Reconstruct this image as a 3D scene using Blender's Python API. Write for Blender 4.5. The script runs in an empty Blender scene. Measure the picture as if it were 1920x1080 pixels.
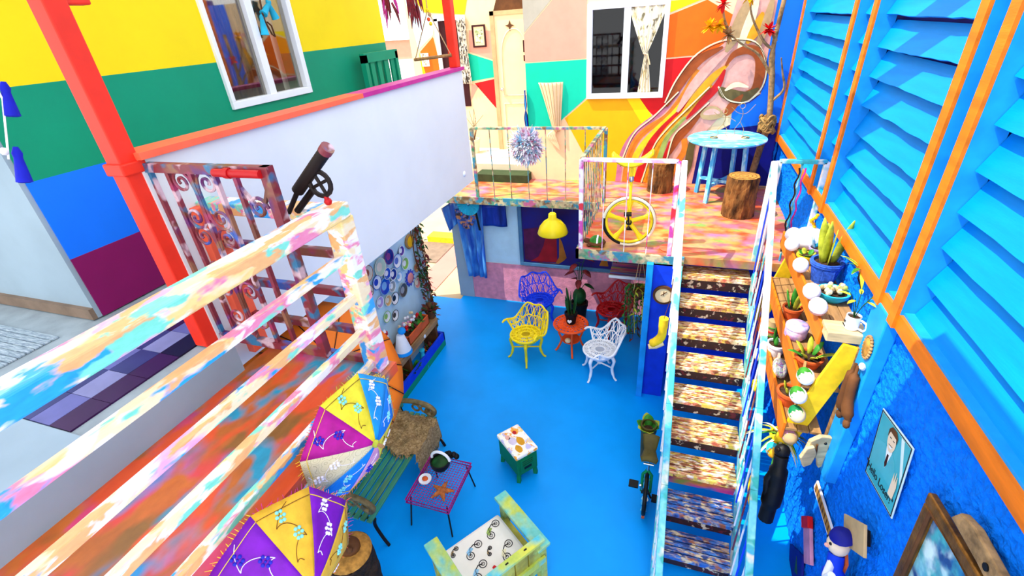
import bpy, bmesh, math, random
from mathutils import Vector, Matrix, Euler
random.seed(7)
S = bpy.context.scene
COL = S.collection
PI = math.pi
def V(*a): return Vector(a)
# ---------------------------------------------------------------- camera
cam = bpy.data.objects.new('camera', bpy.data.cameras.new('camera'))
COL.objects.link(cam)
_r = V(0.9481662, 0.31107428, -0.06491269); _d = V(0.10095157, -0.48855521, -0.86667329); _f = V(-0.3013132, 0.81519727, -0.49463498)
cam.matrix_world = Matrix(((_r.x, -_d.x, -_f.x, 0), (_r.y, -_d.y, -_f.y, 0), (_r.z, -_d.z, -_f.z, 4.8), (0, 0, 0, 1)))
cam.data.lens = 16.563; cam.data.sensor_width = 36; cam.data.clip_start = .05; cam.data.clip_end = 300
S.camera = cam
# ---------------------------------------------------------------- world, sun, exposure
w = bpy.data.worlds.new('sky'); S.world = w; w.use_nodes = True
bg = w.node_tree.nodes['Background']
bg.inputs[0].default_value = (0.95, 0.975, 1.0, 1); bg.inputs[1].default_value = 1.55
sl = bpy.data.lights.new('sun', 'SUN'); sl.energy = 3.9; sl.angle = .009; sl.color = (1, .95, .84)
sun = bpy.data.objects.new('sun', sl); COL.objects.link(sun)
sun.rotation_euler = V(.5, .2, -.85).to_track_quat('-Z', 'Y').to_euler()
vs = S.view_settings
vs.view_transform = 'Standard'; vs.look = 'None'; vs.gamma = 1; vs.use_curve_mapping = False; vs.exposure = .8

# ---------------------------------------------------------------- materials
def lin(h):
    h = h.lstrip('#'); o = []
    for i in (0, 2, 4):
        c = int(h[i:i+2], 16)/255
        o.append(c/12.92 if c <= .04045 else ((c+.055)/1.055)**2.4)
    return (*o, 1)
M = {}
def _new(name):
    m = bpy.data.materials.new(name); m.use_nodes = True; M[name] = m
    nt = m.node_tree; b = nt.nodes['Principled BSDF']
    tc = nt.nodes.new('ShaderNodeTexCoord')
    return m, nt, b, tc
def _noise(nt, src, scale, detail=4, dist=0, rough=.55):
    n = nt.nodes.new('ShaderNodeTexNoise'); n.inputs['Scale'].default_value = scale; n.inputs['Detail'].default_value = detail
    n.inputs['Roughness'].default_value = rough; n.inputs['Distortion'].default_value = dist
    nt.links.new(src, n.inputs['Vector']); return n
def _map(nt, src, sc):
    mp = nt.nodes.new('ShaderNodeMapping'); mp.inputs['Scale'].default_value = sc
    nt.links.new(src, mp.inputs['Vector']); return mp.outputs[0]
def _bump(nt, b, h, st, d=.02):
    bp = nt.nodes.new('ShaderNodeBump'); bp.inputs['Strength'].default_value = st; bp.inputs['Distance'].default_value = d
    nt.links.new(h, bp.inputs['Height']); nt.links.new(bp.outputs[0], b.inputs['Normal'])
def _ramp(nt, fac, stops, interp='LINEAR'):
    r = nt.nodes.new('ShaderNodeValToRGB'); r.color_ramp.interpolation = interp
    e = r.color_ramp.elements
    while len(e) < len(stops): e.new(.5)
    for k, (p, c) in enumerate(stops): e[k].position = p; e[k].color = lin(c) if isinstance(c, str) else c
    nt.links.new(fac, r.inputs[0]); return r
def mat(name, c, rough=.55, metal=0, var=.12, scale=6, bump=0, bscale=40, bd=.01, stretch=(1, 1, 1), c2=None, spec=.25, emit=0):
    m, nt, b, tc = _new(name)
    src = _map(nt, tc.outputs['Object'], stretch)
    n = _noise(nt, src, scale)
    A = lin(c)
    if c2: B = lin(c2)
    else: B = tuple(max(0, x*(1-var*2.2)) for x in A[:3])+(1,)
    r = _ramp(nt, n.outputs[0], [(.34, B), (.66, A)])
    nt.links.new(r.outputs[0], b.inputs['Base Color'])
    b.inputs['Roughness'].default_value = rough; b.inputs['Metallic'].default_value = metal
    b.inputs['Specular IOR Level'].default_value = spec
    if emit:
        b.inputs['Emission Color'].default_value = A; b.inputs['Emission Strength'].default_value = emit
    if bump: _bump(nt, b, _noise(nt, src, bscale, 5).outputs[0], bump, bd)
    return m
def splash(name, cols, scale=3, stretch=(1, 1, 1), rough=.5, soft=.03, bump=.1, th=.55, detail=2.5):
    """paint daubs: every colour lies over the ones before it in patches of its own"""
    m, nt, b, tc = _new(name)
    src = _map(nt, tc.outputs['Object'], stretch)
    rgb = nt.nodes.new('ShaderNodeRGB'); rgb.outputs[0].default_value = lin(cols[0]); cur = rgb.outputs[0]
    for i, c in enumerate(cols[1:]):
        n = nt.nodes.new('ShaderNodeTexNoise'); n.noise_dimensions = '4D'; n.inputs['W'].default_value = 3.7*i+len(name)
        n.inputs['Scale'].default_value = scale*(1+.13*i); n.inputs['Detail'].default_value = detail; n.inputs['Distortion'].default_value = .3
        nt.links.new(src, n.inputs['Vector'])
        r = _ramp(nt, n.outputs[0], [(th-soft, (0, 0, 0, 1)), (th+soft, (1, 1, 1, 1))])
        mx = nt.nodes.new('ShaderNodeMix'); mx.data_type = 'RGBA'
        nt.links.new(r.outputs[0], mx.inputs['Factor']); nt.links.new(cur, mx.inputs['A']); mx.inputs['B'].default_value = lin(c)
        cur = mx.outputs['Result']
    fine = _noise(nt, src, scale*9, 5)
    mx = nt.nodes.new('ShaderNodeMix'); mx.data_type = 'RGBA'; mx.blend_type = 'OVERLAY'; mx.inputs['Factor'].default_value = .3
    nt.links.new(cur, mx.inputs['A']); nt.links.new(fine.outputs[0], mx.inputs['B'])
    nt.links.new(mx.outputs['Result'], b.inputs['Base Color'])
    b.inputs['Roughness'].default_value = rough
    if bump: _bump(nt, b, fine.outputs[0], bump, .01)
    return m
def glass(name, tint=(.9, .95, 1, 1), gl=.12):
    m = bpy.data.materials.new(name); m.use_nodes = True; nt = m.node_tree; M[name] = m
    for n in list(nt.nodes): nt.nodes.remove(n)
    o = nt.nodes.new('ShaderNodeOutputMaterial'); mx = nt.nodes.new('ShaderNodeMixShader')
    t = nt.nodes.new('ShaderNodeBsdfTransparent'); g = nt.nodes.new('ShaderNodeBsdfGlossy')
    t.inputs[0].default_value = tint; g.inputs['Roughness'].default_value = .03; mx.inputs[0].default_value = gl
    nt.links.new(t.outputs[0], mx.inputs[1]); nt.links.new(g.outputs[0], mx.inputs[2]); nt.links.new(mx.outputs[0], o.inputs[0])
    return m

def sheet(name, c, tr=.75):
    m, nt, b, tc = _new(name); b.inputs['Base Color'].default_value = lin(c); b.inputs['Roughness'].default_value = .6
    t = nt.nodes.new('ShaderNodeBsdfTranslucent'); t.inputs[0].default_value = lin(c); mx = nt.nodes.new('ShaderNodeMixShader'); mx.inputs[0].default_value = tr
    o = nt.nodes['Material Output']; nt.links.new(b.outputs[0], mx.inputs[1]); nt.links.new(t.outputs[0], mx.inputs[2]); nt.links.new(mx.outputs[0], o.inputs[0]); return m
sheet('roof_sheet', '#e6eaf0', .66)
mat('floor_blue', '#00a2ff', .4, var=.05, scale=1.2, bump=.05, bscale=60, spec=.12)
mat('stucco_blue', '#0280ff', .8, var=.12, scale=14, bump=.9, bscale=26, bd=.03, spec=.1)
mat('louvre_blue', '#0089e2', .55, spec=.08, var=.07, scale=5, stretch=(1, .35, 4), bump=.12, bscale=50)
mat('pilaster_blue', '#1a9cf4', .55, var=.1, spec=.15)
mat('deep_blue', '#0640e4', .7, var=.1, bump=.2)
mat('navy', '#06118a', .6, var=.15)
mat('white', '#f2f3f5', .6, var=.02)
mat('white_wall', '#dfe1e0', .75, var=.025, scale=2, bump=.06)
mat('grey_wall', '#9db0bc', .75, var=.06, scale=2)
mat('stone_grey', '#b4ac9a', .7, var=.05)
mat('cream', '#f3d3a4', .7, var=.03)
mat('cream_floor', '#e0cfae', .7, var=.03)
mat('tan', '#c9a878', .7, var=.1)
mat('peach', '#f2a088', .7, var=.03)
mat('pink_stucco', '#f29bb0', .85, var=.12, scale=9, bump=.8, bscale=55, bd=.012)
mat('teal', '#00c8a2', .6, var=.03)
mat('red_paint', '#d80c14', .55, var=.05)
mat('red_post', '#f0341e', .45, var=.05)
mat('yellow_wall', '#ffe000', .6, var=.03, scale=2)
mat('gold_wall', '#f2b400', .6, var=.03)
mat('green_wall', '#00966e', .6, var=.04, scale=2)
mat('blue_wall', '#0a78ff', .6, var=.04, scale=2)
mat('purple_wall', '#8a0a5c', .6, var=.06, scale=2)
mat('orange_wall', '#f26a04', .6, var=.05)
mat('coral', '#ff6a48', .5, var=.05)
mat('magenta', '#c8288c', .5, var=.08)
mat('light_blue_wall', '#bfe2f2', .75, var=.04)
mat('orange_wood', '#f07a0a', .6, var=.14, scale=5, stretch=(3, .4, 3), bump=.15)
mat('yellow_wood', '#ffd21e', .6, var=.1, scale=5, stretch=(3, .5, 3))
mat('concrete', '#9fabb0', .8, var=.1, bump=.2)
mat('dark_mat', '#3c4a2c', .9, var=.15)
mat('black', '#0c0b0d', .5, var=.1)
mat('maroon', '#38060c', .7, var=.1)
mat('brown', '#6a3f1c', .7, var=.2, bump=.2)
mat('wood', '#b98a55', .65, var=.22, scale=4, stretch=(6, .6, 6), bump=.15)
mat('pale_wood', '#e3c793', .65, var=.2, scale=4, stretch=(1, 6, 6), bump=.15)
mat('bark', '#946432', .9, var=.4, scale=9, stretch=(1, 1, .4), bump=1, bscale=16, bd=.05)
mat('endgrain', '#c98f3e', .8, var=.25, scale=18, bump=.3)
mat('terracotta', '#e0602a', .7, var=.1)
mat('leaf', '#3f9a2e', .5, var=.25, scale=12)
mat('leaf_dark', '#1f5a24', .5, var=.25, scale=12)
mat('leaf_yellow', '#c8cf3a', .5, var=.25, scale=12)
mat('leaf_red', '#8a2a2e', .6, var=.3, scale=12)
mat('soil', '#4a3222', .95, var=.3, scale=30, bump=.5)
mat('chrome', '#c8c8cc', .25, 1, var=.05)
mat('iron', '#2a2220', .5, .6, var=.15)
mat('yellow_paint', '#ffe21a', .35, var=.04)
mat('white_paint', '#fbfbff', .35, var=.02)
mat('blue_paint', '#1c4cff', .35, var=.05)
mat('crimson_paint', '#c21418', .35, var=.06)
mat('orange_paint', '#ff5a1e', .4, var=.06)
mat('road', '#c0a684', .8, var=.06, scale=1.5)
mat('road_pink', '#c48478', .8, var=.06, scale=1.5)
mat('sidewalk', '#8a7462', .85, var=.12)
splash('deck_splash', ['#cc5426', '#dc6a2e', '#c23218', '#d08050', '#cc586e', '#dc4e18', '#7a9a44', '#b06a90', '#d0985a'], 1.9, (1, 1.6, 1), .5, .09, .15, .57)
splash('landing_splash', ['#a85a1c', '#b04a8c', '#d84438', '#d8406c', '#1c86c0', '#8a5a20', '#c8641c', '#1a90b0', '#b8601c', '#e0501c'], 2.1, (1.25, .7, 1), .45, .045, .12, .565)
splash('rail_splash', ['#f4dcb0', '#eaa8cc', '#f4cf80', '#f8f0f2', '#ec86a4', '#2c9fe8', '#f4ece8', '#7ed8bc', '#eeb070'], 3.0, (2.0, .75, 2.0), .4, .018, .08, .57, 4)
splash('rail_dark_splash', ['#7a2430', '#5a1a5e', '#9a2452', '#2f55a8', '#6a3420', '#8a5a40', '#2a6a90', '#c8a8b0'], 4.5, (1, 1, 1), .4, .03, .08, .59)
splash('rail_green_splash', ['#a89a78', '#4a8a5a', '#c8a880', '#b85a80', '#5aa480', '#d8c490', '#7a5a3a', '#3a8aa0'], 4, (1, 1, 1), .4, .03, .08, .56)
splash('rail_pink_splash', ['#f4e8ee', '#c8289a', '#ffffff', '#e02030', '#f0a8d0', '#f8f4ff', '#d848a8'], 3.5, (1, 1, 1), .4, .03, .08, .56)
splash('rail_teal_splash', ['#fbf4ec', '#f4d0dc', '#ffffff', '#f6e6c0', '#7ad0d0', '#ffffff', '#4ac0c4'], 3.2, (1, 1, 1), .4, .04, .08, .62)  # mostly white daubs: sun glare put into the rail colour
splash('rail_sea_splash', ['#3ab4c0', '#2a9ac8', '#8ad8d0', '#e0d8c8', '#28a8a0', '#6ac8e0'], 4, (1, 1, 1), .4, .04, .08, .56)
splash('tread_splash', ['#d89a64', '#f0d49a', '#a86038', '#f6e4b0', '#f0b890', '#d0604a', '#faf0dc', '#e8c850', '#8a4a28'], 7, (1, 3.2, 1), .6, .05, .3, .56, 5)
splash('tread_blue_splash', ['#2a6ac0', '#1a4a98', '#c89a6a', '#3a8ad8', '#a05a40', '#e8d0a0', '#1c3a7a'], 7, (1, 3.2, 1), .6, .05, .3, .56, 5)
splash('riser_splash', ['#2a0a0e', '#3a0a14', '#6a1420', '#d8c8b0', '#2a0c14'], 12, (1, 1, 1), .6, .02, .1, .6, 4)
splash('stripe_splash', ['#7a3a6a', '#c83a8a', '#3a6ab8', '#d8703a', '#7a8a3a', '#a82a5a', '#4a2a6a'], 3, (.5, 5, 1), .5, .04, .1)

# ---------------------------------------------------------------- mesh builder
def rot(x=0, y=0, z=0): return Euler((x, y, z)).to_matrix().to_4x4()
def at(p, R=None):
    m = Matrix.Translation(Vector(p)); return m @ R if R else m
def along(p, d, up=(0, 0, 1)):
    """frame whose local z axis looks along d"""
    return Matrix.Translation(Vector(p)) @ Vector(d).to_track_quat('Z', 'Y').to_matrix().to_4x4()
class MB:
    def __init__(s): s.v = []; s.f = []; s.m = []; s.mi = 0
    def add(s, vs_, fs, T=None):
        n = len(s.v)
        s.v += [tuple(T @ Vector(p)) if T else tuple(p) for p in vs_]
        s.f += [tuple(i+n for i in f) for f in fs]; s.m += [s.mi]*len(fs); return s
    def box(s, c, d, T=None):
        x, y, z = [k/2 for k in d]; cx, cy, cz = c
        vs_ = [(cx+a*x, cy+b*y, cz+e*z) for a in (-1, 1) for b in (-1, 1) for e in (-1, 1)]
        return s.add(vs_, [(0, 1, 3, 2), (4, 6, 7, 5), (0, 4, 5, 1), (2, 3, 7, 6), (0, 2, 6, 4), (1, 5, 7, 3)], T)
    def bb(s, a, b, T=None):
        return s.box([(p+q)/2 for p, q in zip(a, b)], [abs(q-p) for p, q in zip(a, b)], T)
    def beam(s, a, b, wx, wz, up=(0, 0, 1)):
        a = Vector(a); b = Vector(b); d = b-a; L = d.length; z = d.normalized(); u = Vector(up)
        x = u.cross(z)
        if x.length < 1e-4: x = Vector((1, 0, 0)).cross(z)
        x.normalize(); y = z.cross(x)
        T = Matrix(((x.x, y.x, z.x, a.x), (x.y, y.y, z.y, a.y), (x.z, y.z, z.z, a.z), (0, 0, 0, 1)))
        return s.box((0, 0, L/2), (wx, wz, L), T)
    def tube(s, pts, r, n=8, closed=False, T=None):
        P = [Vector(p) for p in pts]; k = len(P); rs = r if isinstance(r, (list, tuple)) else [r]*k
        vs_ = []; prev = None
        for i, p in enumerate(P):
            if closed: d = P[(i+1) % k]-P[i-1]
            else: d = P[min(i+1, k-1)]-P[max(i-1, 0)]
            d.normalize()
            if prev is None:
                a = Vector((0, 0, 1)) if abs(d.z) < .9 else Vector((1, 0, 0)); x = a.cross(d).normalized()
            else:
                x = prev-d*prev.dot(d)
                x = x.normalized() if x.length > 1e-5 else Vector((1, 0, 0))
            prev = x; y = d.cross(x)
            for j in range(n):
                t = 2*PI*j/n; vs_.append(p+(x*math.cos(t)+y*math.sin(t))*rs[i])
        fs = []
        for i in range(k if closed else k-1):
            for j in range(n):
                a = i*n; b = ((i+1) % k)*n; fs.append((a+j, a+(j+1) % n, b+(j+1) % n, b+j))
        if not closed: fs += [tuple(range(n))[::-1], tuple((k-1)*n+j for j in range(n))]
        return s.add(vs_, fs, T)
    def lathe(s, prof, n=20, T=None, cap=True):
        vs_ = []; fs = []; k = len(prof)
        for r, z in prof:
            for j in range(n):
                t = 2*PI*j/n; vs_.append((r*math.cos(t), r*math.sin(t), z))
        for i in range(k-1):
            for j in range(n): fs.append((i*n+j, i*n+(j+1) % n, (i+1)*n+(j+1) % n, (i+1)*n+j))
        if cap: fs += [tuple(range(n))[::-1], tuple((k-1)*n+j for j in range(n))]
        return s.add(vs_, fs, T)
    def prism(s, poly, d, T=None):
        n = len(poly); vs_ = [(x, y, 0) for x, y in poly]+[(x, y, d) for x, y in poly]
        fs = [tuple(range(n))[::-1], tuple(range(n, 2*n))]+[(i, (i+1) % n, n+(i+1) % n, n+i) for i in range(n)]
        return s.add(vs_, fs, T)
    def ball(s, c, r, n=12, T=None, lo=-1, hi=1):
        rx, ry, rz = r if isinstance(r, (tuple, list)) else (r, r, r); k = max(4, n//2); vs_ = []; fs = []
        for i in range(k+1):
            a = -PI/2+PI*i/k; a = max(math.asin(lo), min(math.asin(hi), a))
            for j in range(n):
                t = 2*PI*j/n; vs_.append((c[0]+rx*math.cos(a)*math.cos(t), c[1]+ry*math.cos(a)*math.sin(t), c[2]+rz*math.sin(a)))
        for i in range(k):
            for j in range(n): fs.append((i*n+j, i*n+(j+1) % n, (i+1)*n+(j+1) % n, (i+1)*n+j))
        return s.add(vs_, fs, T)
    def grid(s, fn, nu, nv, T=None):
        vs_ = [fn(i/nu, j/nv) for i in range(nu+1) for j in range(nv+1)]
        fs = [(i*(nv+1)+j, (i+1)*(nv+1)+j, (i+1)*(nv+1)+j+1, i*(nv+1)+j+1) for i in range(nu) for j in range(nv)]
        return s.add(vs_, fs, T)
    def build(s, name, mats, par=None, smooth=False, bevel=0, solid=0):
        me = bpy.data.meshes.new(name); me.from_pydata(s.v, [], s.f)
        for mm in (mats if isinstance(mats, (list, tuple)) else [mats]): me.materials.append(M[mm] if isinstance(mm, str) else mm)
        for p, k in zip(me.polygons, s.m): p.material_index = k; p.use_smooth = smooth
        bm = bmesh.new(); bm.from_mesh(me); bmesh.ops.recalc_face_normals(bm, faces=bm.faces)
        bm.to_mesh(me); bm.free()
        if smooth and hasattr(me, 'set_sharp_from_angle'): me.set_sharp_from_angle(angle=.9)
        o = bpy.data.objects.new(name, me); COL.objects.link(o)
        if par: o.parent = par
        if solid:
            q = o.modifiers.new('t', 'SOLIDIFY'); q.thickness = solid; q.offset = 0
        if bevel:
            q = o.modifiers.new('b', 'BEVEL'); q.width = bevel; q.segments = 2; q.limit_method = 'ANGLE'
        return o
def tag(o, label, cat, group=None):
    o['label'] = label; o['category'] = cat
    if group: o['group'] = group
    return o
def thing(name, label, cat, loc=(0, 0, 0), rz=0, group=None):
    o = bpy.data.objects.new(name, None); COL.objects.link(o); o.empty_display_size = .1
    o.location = loc; o.rotation_euler = (0, 0, rz)
    return tag(o, label, cat, group)
def struct(o, label=None):
    o['kind'] = 'structure'
    if label: o['label'] = label
    return o
def copy_tree(o, par=None):
    c = o.copy(); COL.objects.link(c); c.parent = par
    for ch in list(o.children): copy_tree(ch, c)
    return c
def share(o, T, par):
    """a linked copy of a piece at a new place"""
    c = o.copy(); COL.objects.link(c); c.parent = par; c.matrix_local = T; return c
def text(s, size, matname, par, T, name='lettering', ext=.001, align='CENTER'):
    cu = bpy.data.curves.new(name, 'FONT'); cu.body = s; cu.size = size; cu.align_x = align; cu.extrude = ext
    f = bpy.data.objects.new(name+'_font', cu); COL.objects.link(f)
    me = bpy.data.meshes.new_from_object(f.evaluated_get(bpy.context.evaluated_depsgraph_get())); bpy.data.objects.remove(f)
    me.materials.clear(); me.materials.append(M[matname]); o = bpy.data.objects.new(name, me); COL.objects.link(o)
    if par: o.parent = par
    o.matrix_local = T; return o
def arc(c, r, a0, a1, n=10):
    return [(c[0]+r*math.cos(a0+(a1-a0)*i/n), c[1]+r*math.sin(a0+(a1-a0)*i/n)) for i in range(n+1)]
def spline(pts, n=6):
    """Catmull-Rom through the points"""
    P = [Vector(p) for p in pts]; P = [P[0]*2-P[1]]+P+[P[-1]*2-P[-2]]; out = []
    for i in range(1, len(P)-2):
        for k in range(n):
            t = k/n; a, b, c, d = P[i-1:i+3]
            out.append(.5*((2*b)+(c-a)*t+(2*a-5*b+4*c-d)*t*t+(3*b-a-3*c+d)*t**3))
    out.append(P[-2]); return out
# ================================================================ the setting
from mathutils import noise
struct(MB().bb((-4.6, -3, -.15), (1.55, 7.28, 0)).bb((-3.8, 7.2, -.15), (1.55, 7.6, -.001)).build('floor', 'floor_blue'))
# --- ground beyond the passage
g = struct(MB().bb((-30, 7.28, -.2), (-3.7, 40, -.03)).bb((-30, -3, -.2), (-4.6, 7.28, -.03)).build('ground_outside', 'road'))
MB().bb((-5.05, 7.5, -.03), (-4.5, 10.4, -.015)).build('pavement_strip', 'road_pink', g)
MB().bb((-7.4, 8.7, -.03), (-5.05, 9.75, .0)).build('pavement_slab', 'sidewalk', g)
MB().bb((-5.8, 9.75, -.03), (-4.9, 10.1, .14)).build('kerb', 'yellow_wood', g)
# --- stucco wall with real relief
def stuc(u, v):
    y = .2+u*8.1; z = v*3.0
    h = noise.fractal(V(y*19, z*19, 3.1), .8, 2, 3)
    return (1.5-.014*max(-1, min(1.2, h)), y, z)
b = MB().grid(stuc, 540, 210)
b.bb((1.515, .2, 0), (1.8, 8.5, 3.0))
wr = struct(b.build('wall_right', 'stucco_blue'))
def stuc2(u, v):
    y = 8.1+u*.16; z = 2.2+v*3.2
    return (1.44-.02*noise.fractal(V(y*9, z*9, 1), .7, 2, 3), y, z)
struct(MB().grid(stuc2, 10, 160).bb((1.46, 8.1, 2.2), (1.8, 8.5, 5.4)).build('wall_right_corner', 'stucco_blue'))
pil = struct(MB().bb((1.41, 3.15, 1.36), (1.5, 3.42, 2.97)).build('pilaster_column', 'pilaster_blue', bevel=.01))
# --- louvred timber wall above it
lw = struct(MB().bb((1.62, .2, 3.0), (1.75, 8.5, 5.5)).build('wall_right_upper', 'navy'))
bays = [(5.72, 8.06), (5.17, 5.63), (3.43, 5.07), (3.15, 3.33), (.4, 3.05)]
for (y0, y1) in bays:
    z = 3.05
    for k in range(11):
        L = y1-y0; rag = .0
        zz = z+k*.225
        T = at((1.535, (y0+y1)/2, zz+.1+random.uniform(-.006, .006)), rot(0, .43+random.uniform(-.03, .03), random.uniform(-.004, .004)) @ rot(random.uniform(-.004, .004)))
        m = MB(); n = 14
        for i in range(n):
            a = -L/2+L*i/n; c = -L/2+L*(i+1)/n
            e0 = (.106)+(.010*noise.noise(V(a*6, k*3.3, y0))); e1 = (.106)+(.010*noise.noise(V(c*6, k*3.3, y0)))
            vs_ = [(-.009, a, -e0), (.009, a, -e0), (.009, a, .106), (-.009, a, .106), (-.009, c, -e1), (.009, c, -e1), (.009, c, .106), (-.009, c, .106)]
            fs = [(0, 4, 5, 1), (3, 2, 6, 7), (0, 3, 7, 4), (1, 5, 6, 2)]
            if i == 0: fs.append((0, 1, 2, 3))
            if i == n-1: fs.append((4, 7, 6, 5))
            m.add(vs_, fs)
        o = m.build('plank', 'louvre_blue', lw); o.matrix_local = T
for y in (8.1, 5.68, 5.12, 3.38, 3.1):
    wd = .09
    b = MB(); b.mi = 0; b.bb((1.40, y-wd/2, 2.95), (1.42, y+wd/2, 5.5)); b.mi = 1; b.bb((1.42, y-wd/2, 2.95), (1.56, y+wd/2, 5.5))
    b.build('stud', ['orange_wood', 'pilaster_blue'], lw)
b = MB(); b.bb((1.42, .2, 2.95), (1.60, 8.2, 3.05)); b.mi = 1; b.bb((1.44, .2, 3.05), (1.60, 8.2, 3.068)); b.build('sill_beam', ['orange_wood', 'pilaster_blue'], lw)
# --- lower back wall: pink dado, pale blue above
wb = struct(MB().bb((-3.84, 7.45, 0), (1.5, 7.7, 2.1)).build('wall_back_lower', 'light_blue_wall'))
MB().bb((-3.55, 7.43, 0), (1.5, 7.45, .80)).build('dado', 'pink_stucco', wb)
MB().bb((-3.86, 7.42, 0), (-3.55, 7.47, 2.1)).build('door_jamb', 'grey_wall', wb)
# --- wall and post under the platform
struct(MB().bb((-.12, 5.38, 0), (.14, 5.46, 2.1)).bb((.10, 5.9, 0), (1.5, 5.98, 2.1)).bb((.10, 5.4, 0), (.14, 5.9, 2.1)).build('wall_under_platform', 'deep_blue'))
struct(MB().bb((-.20, 5.30, 0), (-.12, 5.38, 2.12)).build('platform_pillar', 'pilaster_blue', bevel=.006))
# --- walkway and platform deck
dk = struct(MB().bb((-4.4, 7.15, 2.1), (1.5, 8.3, 2.2)).bb((-1.05, 5.42, 2.1), (1.5, 7.15, 2.2)).build('floor_walkway', 'deck_splash'))
b = MB().bb((-4.4, 7.11, 2.08), (-1.05, 7.15, 2.205)).bb((-1.09, 5.38, 2.08), (.22, 5.42, 2.205)).bb((-1.09, 5.38, 2.08), (-1.05, 7.15, 2.205)); b.build('edge_trim', 'rail_green_splash', dk)
# --- upper back wall with painted fields
wu = struct(MB().bb((-2.52, 8.25, 2.2), (-1.47, 8.5, 5.4)).bb((-.31, 8.25, 2.2), (1.5, 8.5, 5.4)).bb((-1.47, 8.25, 2.2), (-.31, 8.5, 3.62)).bb((-1.47, 8.25, 4.89), (-.31, 8.5, 5.4)).build('wall_back_upper', 'cream'))
def field(poly, m, par, y=8.25, off=.004, name='painted_field'):
    b = MB(); n = len(poly); vs_ = [(x, y-off, z) for x, z in poly]; b.add(vs_, [tuple(range(n))])
    return b.build(name, m, par)
field([(-2.52, 5.4), (-2.52, 4.59), (-1.65, 5.4)], 'stone_grey', wu)
field([(-2.52, 4.57), (-1.62, 5.4), (-1.5, 5.4), (-1.5, 4.19), (-2.52, 4.17)], 'peach', wu)
field([(-2.52, 4.15), (-1.49, 4.17), (-1.47, 3.62), (-1.88, 3.28), (-2.06, 3.1), (-2.52, 3.1)], 'teal', wu)
field([(-1.86, 3.27), (-1.45, 3.60), (-.78, 3.60), (-.42, 3.29), (-.3, 2.21), (-1.27, 2.21)], 'gold_wall', wu)
field([(-.86, 3.60), (-.66, 3.60), (-.42, 3.29), (-.46, 3.0)], 'yellow_wall', wu, off=.006)
field([(-.74, 3.60), (-.31, 3.60), (-.3, 4.12), (.42, 4.15), (.05, 3.5), (-.40, 3.30)], 'red_paint', wu)
field([(-.3, 4.14), (.44, 4.17), (.62, 4.62), (.2, 4.86), (-.3, 4.70)], 'orange_wall', wu)
field([(-.3, 4.73), (.2, 4.89), (-.3, 4.88)], 'yellow_wall', wu)
field([(.3, 2.21), (.3, 2.9), (.9, 3.25), (1.2, 3.6), (1.5, 3.6), (1.5, 2.21)], 'navy', wu)
field([(.75, 3.1), (.75, 3.55), (1.1, 3.7), (1.1, 5.4), (1.5, 5.4), (1.5, 3.2)], 'blue_wall', wu, off=.006)
# --- recessed entrance wall
wd = struct(MB().bb((-5.3, 9.5, 2.2), (-2.3, 9.7, 5.4)).build('wall_back_entrance', 'cream'))
def fd(p, m, off=.004): return field(p, m, wd, 9.5, off)
fd([(-4.0, 4.67), (-3.46, 4.63), (-3.49, 4.13), (-4.02, 4.30)], 'peach')
fd([(-4.07, 4.28), (-3.49, 4.10), (-3.55, 3.83), (-4.04, 3.77)], 'teal')
fd([(-3.98, 3.73), (-3.54, 3.80), (-3.54, 3.23)], 'red_paint')
fd([(-4.05, 3.72), (-4.1, 3.4), (-3.9, 3.68)], 'peach')
fd([(-5.1, 4.35), (-4.77, 4.60), (-4.6, 3.4), (-5.0, 3.4)], 'orange_wall')
fd([(-5.28, 5.4), (-4.9, 5.02), (-4.70, 4.88), (-4.77, 4.63), (-5.13, 4.39)], 'light_blue_wall')
fd([(-5.2, 5.4), (-4.88, 5.02), (-4.05, 4.93), (-3.9, 5.4)], 'gold_wall')
fd([(-5.13, 4.37), (-5.0, 3.7), (-5.1, 3.7)], 'yellow_wall', .006)
fd([(-3.48, 4.93), (-3.3, 5.4), (-2.4, 5.4), (-2.4, 4.93)], 'brown')
struct(MB().bb((-4.4, 8.3, 2.1), (-2.45, 9.6, 2.45)).build('floor_entrance', 'cream_floor'))
struct(MB().bb((-3.5, 7.98, 2.2), (-2.5, 8.3, 2.34)).build('floor_step', 'dark_mat'))
# --- left house: painted bands, lower plain wall
wl = struct(MB().bb((-4.1, 3.3, 3.2), (-3.72, 4.32, 4.2)).bb((-4.1, 1.7, 3.2), (-3.66, 3.28, 5.4)).bb((-4.1, 4.34, 3.2), (-3.66, 5.9, 5.4)).build('wall_left', 'white_wall'))
for (z0, z1, m) in ((3.2, 3.635, 'purple_wall'), (3.635, 4.14, 'blue_wall'), (4.14, 4.65, 'green_wall'), (4.65, 5.4, 'yellow_wall')):
    b = MB().bb((-3.9, 1.69, z0), (-3.65, 3.30, z1)).bb((-3.9, 4.32, z0), (-3.65, 5.91, z1))
    if z0 < 4.28: b.bb((-3.9, 3.30, z0), (-3.65, 4.32, min(z1, 4.28)))
    b.build('painted_band', m, wl)
struct(MB().bb((-6.5, 1.66, 3.2), (-3.66, 1.9, 5.4)).build('wall_left_front', 'grey_wall'))
struct(MB().bb((-6.5, 1.63, 3.2), (-3.66, 1.66, 3.28)).build('baseboard_left', 'sidewalk'))
struct(MB().bb((-4.1, -3, 0), (-3.8, 6.2, 2.95)).build('wall_left_lower', 'light_blue_wall'))
struct(MB().bb((-6.5, -1, 2.95), (-2.45, 1.64, 3.19)).bb((-6.5, 1.64, 2.95), (-2.6, 5.72, 3.19)).build('floor_balcony', 'concrete'))
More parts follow.
